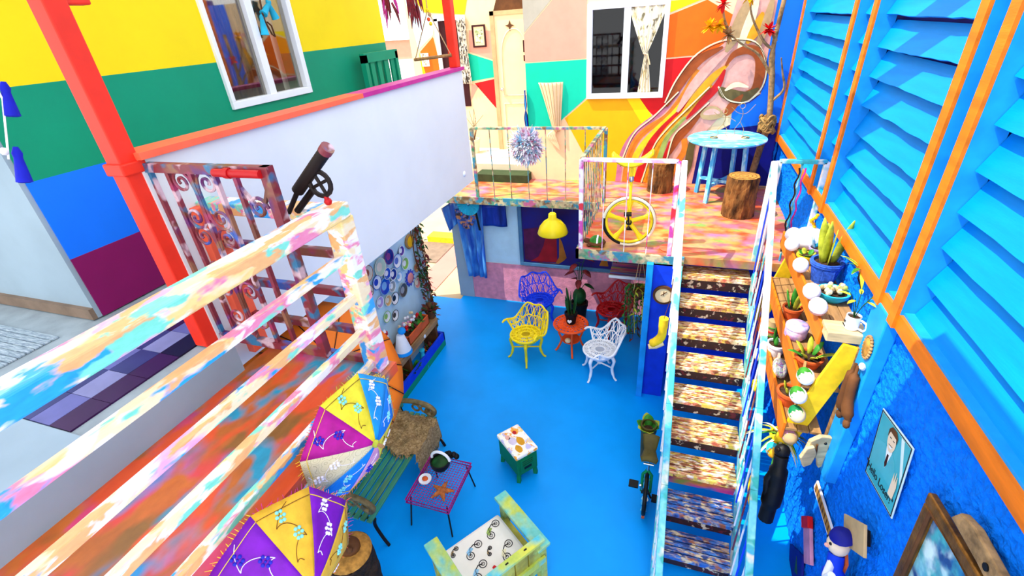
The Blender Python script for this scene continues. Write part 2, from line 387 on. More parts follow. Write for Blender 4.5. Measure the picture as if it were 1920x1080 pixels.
struct(MB().bb((-4.75, 2.6, 0), (-4.6, 7.2, 2.95)).build('wall_sun_block', 'white_wall'))  # unseen wall added to keep a sun patch off the courtyard floor
pw = struct(MB().bb((-2.67, 1.65, 2.95), (-2.55, 5.72, 4.31)).build('wall_parapet', 'white_wall'))
MB().bb((-2.70, 1.65, 4.31), (-2.52, 3.6, 4.345)).build('coping', 'coral', pw)
MB().bb((-2.70, 3.6, 4.31), (-2.52, 5.74, 4.345)).build('coping', 'magenta', pw)
MB().ball((-2.55, 5.45, 3.12), (.02, .035, .035)).build('wall_hook', 'white', pw, True)
for y, z0 in ((1.62, 3.2), (5.67, 4.345)):
    b = MB().bb((-2.66, y-.05, z0), (-2.56, y+.05, 5.45))
    if y < 2: b.bb((-2.675, y-.065, 4.25), (-2.545, y+.065, 4.31)).bb((-2.64, y+.05, 4.98), (-2.58, y+.16, 5.1))
    struct(b.build('roof_pillar', 'red_post', bevel=.008))
struct(MB().bb((-6.5, -3, 5.45), (-2.3, 6.1, 5.55)).bb((-2.3, -3, 5.45), (.1, 2.2, 5.55)).build('roof_and_shade_slab', 'roof_sheet'))  # near slab is added, out of view, to shade stair foot and lower wall
struct(MB().beam((-.75, 5.77, 5.8), (1.62, 2.97, 5.8), .26, .08).build('shadow_beam', 'wood'))  # unseen beam, laid at this slant to cast a diagonal band on the louvres
# --- stair landing
ld = struct(MB().bb((-2.45, -1, 2.93), (-1.52, 1.94, 3.0)).build('floor_landing', 'landing_splash'))
MB().bb((-2.455, -1, 3.0), (-2.43, 1.64, 3.19)).build('riser', 'grey_wall', ld)
# ================================================================ staircase and railings
st = thing('staircase', 'steep slatted timber staircase with paint-splashed treads rising to the platform', 'staircase', (.55, 2.6, 0))
X0 = .22
def xr(i): return .98-.013*i
O = V(.55, 2.6, 0)
for i in range(9):
    y = 5.35-.306*i-O.y; z = 1.98-.22*i; a = X0-O.x; c = xr(i)-O.x
    mm = 'tread_splash' if i < 7 else 'tread_blue_splash'
    first = None
    for k in range(5):
        o = MB().bb((a, y+.008+k*.06, z-.05), (c, y+.056+k*.06, z+random.uniform(-.002, .002))).build('tread' if k == 0 else 'slat', mm, st if k == 0 else first, bevel=.003)
        if k == 0: first = o
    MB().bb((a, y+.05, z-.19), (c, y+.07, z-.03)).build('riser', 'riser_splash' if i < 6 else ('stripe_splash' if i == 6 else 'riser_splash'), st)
def srail(x0, y0, x1, y1): return [(x0-O.x, y0-O.y), (x1-O.x, y1-O.y)]
for nm, xa, xb, mm in (('left', .19, .19, 'rail_sea_splash'), ('right', 1.0, .88, 'rail_sea_splash')):
    MB().beam((xa-O.x, 5.42-O.y, 2.02), (xb-O.x, 2.62-O.y, .02), .04, .22).build('stringer', mm, st)
def stair_rail(name, label, x0, y0, z0, x1, y1, z1, s):
    t = thing(name, label, 'railing', (x1, y1, 0))
    f = lambda x, y, z: (x-x1, y-y1, z)
    n = 6
    for k in range(n):   # upper half is coloured near white as if in full sun, sea green below
        a = k/n; c = (k+1)/n; L = lambda t_: f(x0+(x1-x0)*t_, y0+(y1-y0)*t_, z0+(z1-z0)*t_)
        MB().beam(L(a), L(c), .055, .045).build('handrail', 'rail_teal_splash' if k < 3 else 'rail_sea_splash', t, bevel=.006)
    MB().bb(f(x0-.03, y0-.03, 2.2), f(x0+.03, y0+.03, z0)).build('post', 'rail_teal_splash', t, bevel=.005)
    MB().bb(f(x1-.03, y1-.03, 0), f(x1+.03, y1+.03, z1)).build('post', 'rail_sea_splash', t, bevel=.005)
    m0 = 19
    for k in range(1, m0):
        a = k/m0; x = x0+(x1-x0)*a; y = y0+(y1-y0)*a; z = z0+(z1-z0)*a
        zb = max(.0, z-1.1)
        MB().tube([f(x, y, zb), f(x, y, z-.02)], .008, 6).build('baluster', s[k % len(s)], t)
    return t
stair_rail('stair_railing', 'sea-green painted stair railing on the courtyard side, upper half coloured as sunlit', .10, 5.42, 3.34, .20, 2.2, 1.04, ['rail_teal_splash'])
stair_rail('stair_railing', 'sea-green painted stair railing on the plant stand side, upper half coloured as sunlit, streaked balusters', .98, 5.46, 3.34, .82, 2.3, 1.10, ['rail_teal_splash', 'blue_paint', 'white_paint', 'rail_dark_splash'])
def flat_rail(label, a, b, z0, z1, mm, nb, pm=None, br=.008, tr=(.05, .04), posts=(1, 1)):
    t = thing('metal_railing', label, 'railing', (a[0], a[1], z0)); d = V(b[0]-a[0], b[1]-a[1]); H = z1-z0
    MB().beam((0, 0, H), (d.x, d.y, H), *tr).build('top_rail', mm, t, bevel=.005)
    for k, q in enumerate((V(0, 0), d)):
        if posts[k]: MB().bb((q.x-.025, q.y-.025, 0), (q.x+.025, q.y+.025, H)).build('post', pm or mm, t, bevel=.005)
    for k in range(1, nb):
        q = d*k/nb; MB().tube([(q.x, q.y, 0), (q.x, q.y, H)], br, 6).build('baluster', mm, t)
    return t
flat_rail('paint-daubed green and tan railing along the walkway below the painted wall', (-3.13, 7.14), (-1.0, 7.14), 2.2, 3.34, 'rail_green_splash', 7)
flat_rail('short tan railing with close balusters down the side of the platform', (-1.03, 7.1), (-1.03, 5.47), 2.2, 3.34, 'rail_green_splash', 12, posts=(0, 0))
flat_rail('pink and white railing at the platform front, behind it the unicycle', (-1.03, 5.42), (.04, 5.42), 2.2, 3.34, 'rail_pink_splash', 4, br=.006)
flat_rail('short pale blue railing between stair head and blue louvred wall', (1.03, 5.5), (1.46, 5.5), 2.2, 3.34, 'rail_sea_splash', 2, 'rail_teal_splash', .012)
# landing railings
t = thing('landing_railing', 'broad pastel-painted five-bar railing along the open side of the landing', 'railing', (-1.6, 1.83, 3.0))
MB().bb((-.06, -2.8, .98), (.06, .06, 1.06)).build('top_rail', 'rail_splash', t, bevel=.008)
for z in (.77, .53, .30, .07): MB().bb((-.022, -2.8, z-.022), (.022, -.0, z+.022)).build('rail', 'rail_splash', t, bevel=.004)
b = MB(); b.bb((-.055, -.02, 0), (.05, .085, .98)); b.build('post', 'rail_splash', t, bevel=.008)
MB().bb((-.062, -.0, 0), (-.05, .08, .97)).build('post_side', 'rail_dark_splash', t)
MB().bb((-.05, -1.9, 0), (.05, -1.8, .98)).build('post', 'rail_splash', t, bevel=.008)
t = thing('landing_railing', 'brown and plum painted five-bar railing across the landing end behind the gate', 'railing', (-2.62, 1.90, 3.0))
MB().bb((0, -.05, .95), (.95, .06, 1.02)).build('top_rail', 'rail_splash', t, bevel=.006)
for z in (.75, .50, .24, .02): MB().bb((0, -.02, z-.025), (.95, .02, z+.025)).build('rail', 'rail_dark_splash', t, bevel=.004)
MB().bb((-.02, -.1, 0), (.12, .03, 1.0)).build('end_post', 'coral', t, bevel=.006)
# scroll gate
t = thing('iron_gate', 'wrought iron gate with scrolls in flaking multicoloured paint beside the red post', 'gate', (-2.69, 1.68, 3.2))
W, H = .93, 1.09
b = MB().bb((0, -.02, 0), (.045, .02, H)).bb((.045, -.02, H-.045), (W, .02, H)).bb((.045, -.02, 0), (W, .02, .045)); b.build('frame', 'rail_dark_splash', t)
MB().bb((W-.045, -.022, .03), (W+.005, .022, H)).build('stile', 'rail_dark_splash', t)
for x in (.15, .27, .425, .58, .71): MB().bb((x-.011, -.011, .045), (x+.011, .011, H-.045)).build('bar', 'rail_dark_splash', t)
def spiral(cx, cz, s, fx, fz):
    pts = []
    for i in range(23):
        a = i/22*3.2*PI; r = s*(.014+.062*(1-i/22)); pts.append((cx+fx*(r*math.cos(a)), 0, cz+fz*r*math.sin(a)))
    return pts
for zc in (.90, .60, .28):
    for fx in (-1, 1):
        for fz in (-1, 1):
            p = spiral(.425+fx*.085, zc+fz*.095, .85, -fx, fz)
            tail = [(.425+fx*.012, 0, zc-fz*.10), (.425+fx*.006, 0, zc), (.425+fx*.014, 0, zc+fz*.06)]
            MB().tube(spline(tail+[p[0]], 5)[:-1]+p, .008, 6).build('scroll', 'rail_dark_splash', t, True)
for zc in (.88,):
    MB().tube(spiral(.79, zc, .8, 1, 1), .009, 6).build('scroll', 'rail_dark_splash', t, True)
    MB().beam((.72, 0, zc+.1), (.78, 0, zc+.01), .015, .015).beam((.88, 0, zc+.1), (.83, 0, zc+.01), .015, .015).build('scroll_brace', 'rail_dark_splash', t)
MB().tube([(.62, -.03, H-.03), (.90, -.03, H-.03)], .02, 10).tube([(.69, -.03, H-.03), (.72, -.03, H-.03)], .026, 10).build('latch_bolt', 'crimson_paint', t, True)
# metal tube instrument on the railing corner
t = thing('metal_tube', 'dark metal tube with pierced round wheel resting on the railing corner', 'tube', (-1.72, 1.80, 4.075))
MB().tube([(-.03, 0, .06), (.21, .0, .27)], .030, 14).build('barrel', 'iron', t, True)
MB().tube([(.19, .0, .252), (.215, .0, .274)], .033, 14).build('muzzle_ring', 'rail_dark_splash', t, True)
MB().tube([(-.13, 0, -.06), (-.03, 0, .06)], .013, 8).tube([(-.10, .03, -.06), (.04, .03, .06)], .018, 8).build('stock_rod', 'iron', t, True)
wh = MB().tube([(.115+.06*math.cos(a*PI/8), 0, .10+.06*math.sin(a*PI/8)) for a in range(16)], .012, 6, True); wh.build('wheel', 'iron', t, True)
for a in range(4): MB().tube([(.115, 0, .10), (.115+.06*math.cos(a*PI/2+.4), 0, .10+.06*math.sin(a*PI/2+.4))], .009, 6).build('spoke', 'iron', t, True)
MB().tube([(.13, 0, .04), (.135, 0, 0)], .012, 8).ball((.135, 0, .012), .02, 8).build('support_foot', 'crimson_paint', t, True)
# parasols
for n_, c in (('embroidery_pale', '#f4ecf4'), ('embroidery_dark', '#7a4a14'), ('sky_thread', '#8ae0e0'), ('embroidery_blue', '#2a2ab8'), ('yellow_thread', '#f0c83c')): mat(n_, c, .7, var=.05)
def parasol(label, c, ax, R, dep, n, ph, mats, fringe=None, rib='wood', shaft=.5, hub='leaf_yellow', dark=None, inner=None):
    ax = Vector(ax).normalized(); t = thing('parasol', label, 'parasol', c); x = V(0, 0, 1).cross(ax).normalized(); y = ax.cross(x)
    rim = lambda k, r=1.0: (x*math.cos(ph+2*PI*k/n)+y*math.sin(ph+2*PI*k/n))*R*r
    def pt(k, u):   # u 0 hub .. 1 rim
        f = k-math.floor(k); sag = 1-(.07 if fringe else .015)*math.sin(PI*f)*u
        return rim(k, u*sag)+ax*dep*(1-u**1.25)
    for k in range(n):
        b = MB().grid(lambda u, v: tuple(pt(k+v, .04+.96*u)), 8, 6)
        b.build('panel', mats[k % len(mats)], t, True, solid=.004)
        MB().tube([tuple(pt(k, .03+.97*i/6)+ax*(.004 if dark else -.006)) for i in range(7)], .0035 if not dark else .004, 5).build('rib', dark or rib, t)
        if fringe:
            fb = MB()
            for q in range(16):
                p = pt(k+q/16, 1); d = (p.normalized()*.016+Vector((random.uniform(-.012, .012) for _ in range(3))))
                fb.tube([tuple(p), tuple(p+d)], [.0016, .0008], 4)
            fb.build('fringe', fringe[k % len(fringe)], t)['kind'] = 'stuff'
    if fringe:
        for k in range(n):
            dk = mats[k % len(mats)] in ('silk_yellow', 'silk_amber'); thread = 'embroidery_dark' if dk else 'embroidery_pale'
            P = lambda v, u: pt(k+v, u)+ax*.004
            loop = [tuple(P(.5+.30*math.sin(q*.42), .30+.027*q+.05*math.sin(q*.84+1))) for q in range(24)]
            MB().tube(spline(loop, 2), .0016, 4).build('embroidered_line', thread, t)
            for v, u in ((.62, .86), (.4, .62)):
                c0 = P(v, u); b = MB()
                for q in range(6):
                    cc = P(v+.075*math.cos(q*PI/3)/max(u, .3)*.8, u+.055*math.sin(q*PI/3)); b.ball(tuple(cc), (.0085, .0085, .0085), 6)
                b.ball(tuple(c0), .006, 6); b.build('embroidered_flower', ['embroidery_pale', 'sky_thread', 'embroidery_blue'][k % 3], t, True)
            MB().tube([tuple(P(v_/10, .93)) for v_ in range(11)], .002, 4).build('hem_braid', 'embroidery_dark' if dk else 'yellow_thread', t)
    MB().tube([tuple(ax*(dep+.05)), tuple(-ax*shaft)], .010, 8).build('shaft', rib, t, True)
    MB().ball(tuple(ax*dep), (.022, .022, .022), 10).build('ferrule', hub, t, True)
    return t
def cloth(name, c, c2, scale=18, kind='dots'):
    m, nt, b, tc = _new(name)
    src = tc.outputs['Object']
    v = nt.nodes.new('ShaderNodeTexVoronoi'); v.inputs['Scale'].default_value = scale; nt.links.new(src, v.inputs['Vector'])
    if kind == 'rings':
        mt = nt.nodes.new('ShaderNodeMath'); mt.operation = 'PINGPONG'; mt.inputs[1].default_value = .12; nt.links.new(v.outputs['Distance'], mt.inputs[0])
        r = _ramp(nt, mt.outputs[0], [(.0, c2), (.006, c2), (.011, c), (.12, c)])
    else: r = _ramp(nt, v.outputs['Distance'], [(.10, c2), (.14, c2), (.18, c), (1, c)])
    nt.links.new(r.outputs[0], b.inputs['Base Color']); b.inputs['Roughness'].default_value = .8
    _bump(nt, b, _noise(nt, src, 120).outputs[0], .15, .004)
    return m
for n_, c in (('silk_yellow', '#f4de34'), ('silk_cyan', '#1e9ee6'), ('silk_magenta', '#b8148c'), ('silk_blue', '#1484e4'), ('silk_purple', '#7a10b0'), ('silk_amber', '#f0b830'), ('silk_pink', '#f0a0c0')): mat(n_, c, .6, var=.12, scale=14, bump=.2, bscale=160, bd=.003)
cloth('silk_paisley', '#d8c8a0', '#7a6a48', 22, 'rings')
sheet('paper_orange', '#ff8a14', .35)
parasol('patchwork silk parasol in yellow, cyan and magenta with frayed edges above the bench', (-1.48, 1.397, 2.94), (.992, -.126, -.019), .342, .155, 8, .372,
        ['silk_cyan', 'silk_yellow', 'silk_magenta', 'silk_paisley', 'silk_blue', 'silk_pink', 'silk_yellow', 'silk_blue'], ['yellow_paint', 'leaf_yellow', 'coral'], shaft=.12)
parasol('patchwork silk parasol in purple and amber with frayed edges on the landing railing', (-1.45, .80, 2.80), (.936, -.34, .09), .324, .23, 8, 6.396,
        ['silk_purple', 'silk_amber', 'silk_purple', 'silk_amber', 'silk_magenta', 'silk_purple', 'silk_amber', 'silk_amber'], ['coral', 'magenta', 'yellow_paint'], shaft=.12)
parasol('large orange paper parasol with thin dark ribs under the landing', (-2.5, 2.26, 2.44), (.662, -.115, .741), .69, .26, 16, 6.495-2*PI,
        ['paper_orange'], None, 'brown', .9, 'black', 'black')
# ================================================================ openings, entrance, balcony things
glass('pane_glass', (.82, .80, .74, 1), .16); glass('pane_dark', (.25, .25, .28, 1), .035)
mat('curtain_brown', '#a0764a', .85, var=.35, scale=7, stretch=(1, 6, .6))
splash('curtain_print', ['#efe6d2', '#2a2624', '#d8ccb0', '#4a4038'], 26, (1, 1, .5), .85, .03, .1, .56)
splash('curtain_cream', ['#f6ecd0', '#e6d49c', '#8a8060'], 18, (1, 1, .5), .85, .03, .1, .6)
wn = struct(MB().bb((-3.72, 3.3, 4.28), (-3.62, 4.32, 4.34)).bb((-3.72, 3.3, 4.34), (-3.62, 3.34, 5.4)).bb((-3.72, 4.26, 4.34), (-3.62, 4.32, 5.4)).build('window_1', 'white', bevel=.004))
MB().bb((-3.70, 3.76, 4.34), (-3.63, 3.84, 5.4)).build('meeting_stile', 'white', wn)
for y0, y1 in ((3.34, 3.76), (3.84, 4.26)): MB().bb((-3.68, y0, 4.34), (-3.675, y1, 5.4)).build('pane', 'pane_glass', wn)
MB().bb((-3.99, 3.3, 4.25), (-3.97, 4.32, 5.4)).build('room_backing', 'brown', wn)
MB().grid(lambda u, v: (-3.80+.015*math.sin(u*40), 3.32+u*.46, 4.3+v*1.1), 40, 4).build('curtain', 'curtain_brown', wn, True, solid=.004)
t = thing('tassel_garland', 'turquoise tassels on a brown cord hanging inside the window glass', 'garland', (-3.60, 3.93, 4.8))
MB().tube([(0, -.02, .5), (0, -.01, .3), (0, -.03, .15), (0, .02, .02), (0, .05, .0), (0, .04, .09), (0, 0, .12)], .008, 6).build('cord', 'brown', t, True)
mat('turquoise', '#2ac0e0', .7, var=.15)
for y, z, a in ((-.06, .08, -.1), (.10, .20, .35), (0.03, .22, -.9)):
    MB().lathe([(.008, .1), (.018, .08), (.016, .07), (.035, -.06), (.02, -.062)], 10, at((0, y, z), rot(a))).build('tassel', 'turquoise', t, True)
w2 = struct(MB().bb((-1.49, 8.20, 3.58), (-.29, 8.30, 3.66)).bb((-1.49, 8.20, 4.84), (-.29, 8.30, 4.92)).bb((-1.49, 8.20, 3.66), (-1.41, 8.30, 4.84)).bb((-.36, 8.20, 3.66), (-.29, 8.30, 4.84)).build('window_2', 'white', bevel=.004))
MB().bb((-.94, 8.21, 3.66), (-.84, 8.29, 4.84)).build('meeting_stile', 'white', w2)
for x0, x1 in ((-1.41, -.94), (-.84, -.36)): MB().bb((x0, 8.26, 3.66), (x1, 8.265, 4.84)).build('pane', 'pane_dark', w2)
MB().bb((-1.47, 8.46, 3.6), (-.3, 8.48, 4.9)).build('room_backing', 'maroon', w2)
MB().bb((-.875, 8.19, 4.1), (-.86, 8.21, 4.22)).build('latch', 'white', w2)
def tied(u, v):
    z = 4.84-u*1.2; k = .30*abs(u-.52)**.9/.5+.035 if u < .52 else .035+.10*(u-.52)/.48
    xc = -.60+(.02 if u > .52 else .0)
    return (xc+(v-.5)*2*k*.75, 8.24-.02*math.cos(v*26)-.02*(1-abs(v-.5)*2), z)
MB().grid(tied, 24, 40).build('curtain', 'curtain_cream', w2, True, solid=.003)
MB().tube([(-.63, 8.215, 4.22), (-.56, 8.205, 4.20), (-.52, 8.21, 4.06)], .012, 6).build('curtain_tie', 'cream', w2, True)
# door with mouldings
d1 = struct(MB().bb((-3.44, 9.42, 2.45), (-2.72, 9.50, 4.88)).build('door_1', 'cream'))
MB().bb((-3.52, 9.40, 2.45), (-3.44, 9.5, 4.95)).bb((-3.52, 9.40, 4.88), (-2.64, 9.5, 4.95)).bb((-2.72, 9.40, 2.45), (-2.64, 9.5, 4.95)).build('door_frame', 'tan', d1)
def mould(p): MB().tube([(x, 9.415, z) for x, z in p], .012, 6, True).build('moulding', 'cream_floor', d1, True)
mould([(-3.34, 2.6), (-2.82, 2.6), (-2.82, 3.35), (-3.34, 3.35)])
mould([(-3.34, 3.5), (-2.82, 3.5), (-2.82, 4.2)]+[(-2.82-.26*(1-math.cos(a*PI/12)), 4.2+.45*math.sin(a*PI/12)) for a in range(1, 7)]+[(-3.08-.26*(1-math.cos((6-a)*PI/12))*0-.26*math.sin(a*PI/12), 4.65-.45*(1-math.cos(a*PI/12))) for a in range(1, 7)])
MB().ball((-3.36, 9.37, 3.62), .035, 12).tube([(-3.36, 9.42, 3.62), (-3.36, 9.37, 3.62)], .02, 10).build('door_knob', 'chrome', d1, True)
MB().prism([(math.cos(a*PI/4)*(.09 if a % 2 == 0 else .03), math.sin(a*PI/4)*(.09 if a % 2 == 0 else .03)) for a in range(8)], .01, at((-3.14, 9.415, 4.70), rot(PI/2))).build('star', 'brown', d1)
for z0, z1 in ((4.25, 4.45), (4.1, 4.2)): MB().bb((-2.9, 9.40, z0), (-2.78, 9.415, z1)).build('card', 'maroon', d1)
# balcony glass door with the print curtain
w3 = struct(MB().bb((-4.70, 9.46, 3.3), (-4.62, 9.52, 4.9)).bb((-4.70, 9.46, 4.86), (-4.05, 9.52, 4.93)).build('window_3', 'white'))
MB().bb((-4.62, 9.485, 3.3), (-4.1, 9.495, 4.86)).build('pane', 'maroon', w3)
MB().grid(lambda u, v: (-4.12+(v-.5)*(.16+.10*abs(u-.35)), 9.44-.015*math.sin(v*20), 4.88-u*1.15), 16, 24).build('curtain', 'curtain_print', w3, True, solid=.003)
def picture(label, c, wd, h, fm, im, th=.02, axis='y', bord=.03, par=None, border=None):
    t = thing('picture_frame', label, 'picture', c)
    MB().bb((-wd/2, -th, -h/2), (wd/2, 0, -h/2+bord)).bb((-wd/2, -th, h/2-bord), (wd/2, 0, h/2)).bb((-wd/2, -th, -h/2+bord), (-wd/2+bord, 0, h/2-bord)).bb((wd/2-bord, -th, -h/2+bord), (wd/2, 0, h/2-bord)).build('frame', fm, t)
    if border: MB().bb((-wd/2+bord, -th*.5, -h/2+bord), (wd/2-bord, 0, h/2-bord)).build('mount', border, t)
    q = 1.0 if not border else .72
    MB().bb(((-wd/2+bord)*q, -th*.6, (-h/2+bord)*q), ((wd/2-bord)*q, -.001, (h/2-bord)*q)).build('print', im, t)
    return t
splash('print_green', ['#d8d0a8', '#8a9a5a', '#b8b080', '#6a7a40', '#e8e0c0'], 18)
splash('print_pale', ['#f4ead8', '#c8b89a', '#ffffff', '#a0906a'], 22)
picture('small framed botanical print in dark red frame beside the white door', (-3.79, 9.49, 4.56), .27, .38, 'maroon', 'print_green', border='cream')
picture('small pale unframed print on the orange painted field by the glass door', (-5.0, 9.49, 4.2), .16, .24, 'white', 'print_pale', bord=.012)
# entrance rug, potted twigs
splash('rug_floral', ['#d8c8c0', '#b89aa0', '#f0e6dc', '#c8a8b0'], 12)
tag(MB().bb((-3.75, 8.75, 2.451), (-3.0, 9.35, 2.462)).build('door_rug', 'rug_floral', bevel=.004), 'faded floral rug on the pale floor before the white door', 'rug')
def leafblade(b, base, d, L, wd, bend=.3, n=6, up=(0, 0, 1)):
    d = Vector(d).normalized(); s = d.cross(Vector(up))
    s = s.normalized() if s.length > 1e-3 else V(1, 0, 0); out = d.cross(s).normalized()
    if out.z > 0: out = -out
    vs_ = []
    for i in range(n+1):
        u = i/n; p = Vector(base)+d*L*u+V(0, 0, -1)*bend*L*u*u; w_ = wd*math.sin(PI*min(.98, .12+.86*u))**.8
        nrm = s*w_/2; vs_ += [tuple(p-nrm), tuple(p+V(0, 0, -.15*w_)), tuple(p+nrm)]
    fs = []
    for i in range(n):
        a = i*3; fs += [(a, a+1, a+4, a+3), (a+1, a+2, a+5, a+4)]
    b.add(vs_, fs)
def pot(t, r, h, m, rim=.012, soil='soil', T=None, name='pot'):
    MB().lathe([(r*.72, 0), (r*.95, h*.8), (r+rim*.4, h*.82), (r+rim*.4, h), (r*.86, h), (r*.82, h*.86)], 20, T).build(name, m, t, True)
    MB().lathe([(r*.84, h*.86), (r*.4, h*.9), (.001, h*.91)], 16, T, cap=False).build('soil', soil, t)
t = thing('potted_twigs', 'bare dark twigs in a pale bucket on the entrance floor', 'plant', (-3.95, 9.1, 2.45)); pot(t, .12, .28, 'cream_floor')
for k in range(6): MB().tube([(0, 0, .22), (random.uniform(-.08, .08), 0, .45), (random.uniform(-.22, .25), random.uniform(-.1, .1), random.uniform(.65, .9))], [.008, .006, .003], 5).build('twig', 'brown', t)
t = thing('wall_horn', 'cream striped horn-shaped ornament hanging on the turquoise painted field', 'ornament', (-2.05, 8.245, 2.75))
def horn(u, v):
    z = 1.1-u*.78; x0 = -.25+.24*u**.9; x1 = .17-.06*u; return (x0+(x1-x0)*v, -.015-.05*math.sin(PI*v)-.004*math.cos(v*40), z)
MB().grid(horn, 16, 30).build('body', 'cream', t, True, solid=.01)
for k in range(6): MB().tube([tuple(Vector(horn(i/10, (k+.5)/6))+V(0, -.012, 0)) for i in range(11)], .006, 5).build('stripe', 'tan', t, True)
for k in range(5): MB().tube(spline([(-.01+k*.012, -.03, .33), (-.10+.03*k, -.04, .24), (-.02+.025*k, -.04, .12-.008*k), (.10, -.03, .0)], 5), [.02]*8+[.012]*8, 6).build('fin', 'cream', t, True)
t = thing('ribbon_streamer', 'dark blue-green ribbon streamer hanging at the corner by the door', 'ribbon', (-2.54, 8.2, 3.1))
for k in range(4): MB().tube(spline([(0, .01*k, .64), (.02-.012*k, .01*k, .4), (-.02+.014*k, .01*k, .2), (.0+.01*k, .01*k, 0)], 5), .010, 6).build('ribbon', ['navy', 'turquoise', 'deep_blue', 'black'][k], t, True)
# pom-pom wreath on the walkway railing
t = thing('shredded_wreath', 'round fluffy wreath of pastel plastic strips on the walkway railing', 'wreath', (-2.17, 7.0, 3.12))
mat('pale_lilac', '#e8d8ee', .5, var=.12); mat('sky_strip', '#9ad0ee', .5, var=.12); mat('pink_strip', '#e89ab8', .5, var=.15)
MB().ball((0, 0, 0), (.22, .12, .22), 16).build('core', 'pale_lilac', t, True)
for mm, cnt in (('white', 260), ('pale_lilac', 220), ('sky_strip', 110), ('pink_strip', 90)):
    b = MB()
    for _ in range(cnt):
        a = random.uniform(0, 2*PI); e = random.uniform(-1.5, 1.5); d = V(math.cos(a)*math.cos(e), -abs(math.sin(e))*.9-.1, math.sin(a)*math.cos(e)); d.normalize()
        p = V(d.x*.2, d.y*.12, d.z*.2); L = random.uniform(.07, .14)
        leafblade(b, p, d+V(random.uniform(-.5, .5), random.uniform(-.3, .3), random.uniform(-.5, .5)), L, .045, random.uniform(-.3, .5), 2)
    b.build('strips', mm, t)['kind'] = 'stuff'
# trapeze and dried chilli bunches above the parapet
t = thing('rope_trapeze', 'rope triangle with wooden bar and beads hanging by the red pillar', 'trapeze', (-2.85, 5.62, 4.45))
MB().tube([(-.26, 0, .0), (.24, 0, .03)], .018, 8).build('bar', 'wood', t, True)
for p in ([(.0, 0, .5), (-.25, 0, .0)], [(.0, 0, .5), (.23, 0, .03)]): MB().tube(p, .006, 6).build('rope', 'tan', t)
MB().tube([(0, 0, .5), (0, 0, 1.0)], .006, 6).build('rope', 'tan', t)
for k in range(4): MB().ball((.02*(k % 2), 0, .5-.045*k), .022, 8).build('bead', ['yellow_paint', 'tan', 'orange_paint', 'yellow_paint'][k], t, True)
mat('chilli', '#8a1024', .4, var=.3, scale=20)
for lab, x, n in (('bunch of dried dark red chillies hanging by the rope triangle', -2.93, 12), ('smaller bunch of dried red and purple chillies hanging beside the yellow house wall', -3.24, 8)):
    t = thing('chilli_bunch', lab, 'chillies', (x, 5.48, 4.75))
    MB().tube([(0, 0, .7), (0, 0, .2)], .006, 5).build('string', 'brown', t)
    for k in range(n):
        z = random.uniform(.12, .42) if x > -3 else random.uniform(.2, .45); px = random.uniform(-.08, .08)
        MB().tube([(px*.5, random.uniform(-.03, .03), z+.1), (px, 0, z), (px*1.3, 0, z-random.uniform(.1, .2))], [.012, .018, .003], 6).build('chilli', 'chilli' if x > -3 or k % 2 else 'magenta', t, True)
# green slatted panel and stand behind the parapet
t = thing('slatted_rack', 'dark green slatted wooden rack standing against the green painted wall', 'rack', (-3.50, 5.5, 3.19))
b = MB().bb((-.03, -.38, 0), (.03, -.32, 1.36)).bb((-.03, .3, 0), (.03, .36, 1.36)).bb((-.03, -.38, 1.28), (.03, .36, 1.38)).bb((-.03, -.32, .3), (.03, .3, .36)); b.build('frame', 'green_wall', t)
for k in range(4): MB().bb((-.012, -.25+.15*k, .36), (.012, -.17+.15*k, 1.28)).build('slat', 'green_wall', t)
struct(MB().bb((-3.62, 5.93, 3.0), (-3.56, 5.98, 4.5)).build('trim_1', 'magenta'))
# balcony floor: vinyl tiles, threshold, rag rug
fb = bpy.data.objects['floor_balcony']
shades = ['tile_a', 'tile_b', 'tile_c', 'tile_d', 'tile_e']
for n_, c in zip(shades, ('#1a1030', '#3a3a72', '#6a6aa8', '#3c1448', '#8a8ab8')): mat(n_, c, .4, var=.08)
for i in range(4):
    for j in range(5):
        y0 = .86+.2*j
        if y0+.2 > 2.0: continue
        k = [[0, 1, 2, 3], [0, 1, 4, 3], [0, 2, 1, 3], [3, 1, 4, 0], [0, 3, 2, 1]][j % 5][i]
        MB().bb((-3.28+.155*i, y0, 3.19), (-3.28+.155*i+.152, y0+.197, 3.2)).build('tile', shades[k], fb)
MB().bb((-3.36, -.8, 3.19), (-3.29, 1.6, 3.202)).build('threshold_strip', 'black', fb)
MB().bb((-3.28, -1, 3.19), (-2.46, .85, 3.205)).build('plain_slab', 'grey_wall', fb)
splash('rag', ['#a8b8c0', '#94a6b0', '#c0ccd2', '#8898a6'], 14, (1, 8, 1), .95, .05, .5)
t = thing('rag_rug', 'pale grey woven rag rug on the balcony floor', 'rug', (-4.05, 1.15, 3.19))
for k in range(12): MB().bb((-.55, -.28+.047*k, 0), (.36, -.28+.047*k+.043, .014)).build('strip', 'rag', t, bevel=.005)
t = thing('tassel_garland', 'ultramarine tassels hanging before the pale balcony wall', 'garland', (-3.2, 1.5, 4.2)); mat('ultramarine', '#1420c8', .7, var=.15)
MB().tube([(0, .08, 1.2), (0, .08, .42), (0, -.03, .15)], .005, 5).build('cord', 'white', t)
for y, z, s in ((.08, .34, 1), (-.02, .03, 1.1)):
    MB().lathe([(.01, .16*s), (.022, .13*s), (.018, .11*s), (.034, .0), (.02, -.005)], 12, at((0, y, z), rot(-.25))).build('tassel', 'ultramarine', t, True)
MB().ball((0, -.03, .19), .02, 8).build('bead', 'white', t, True)
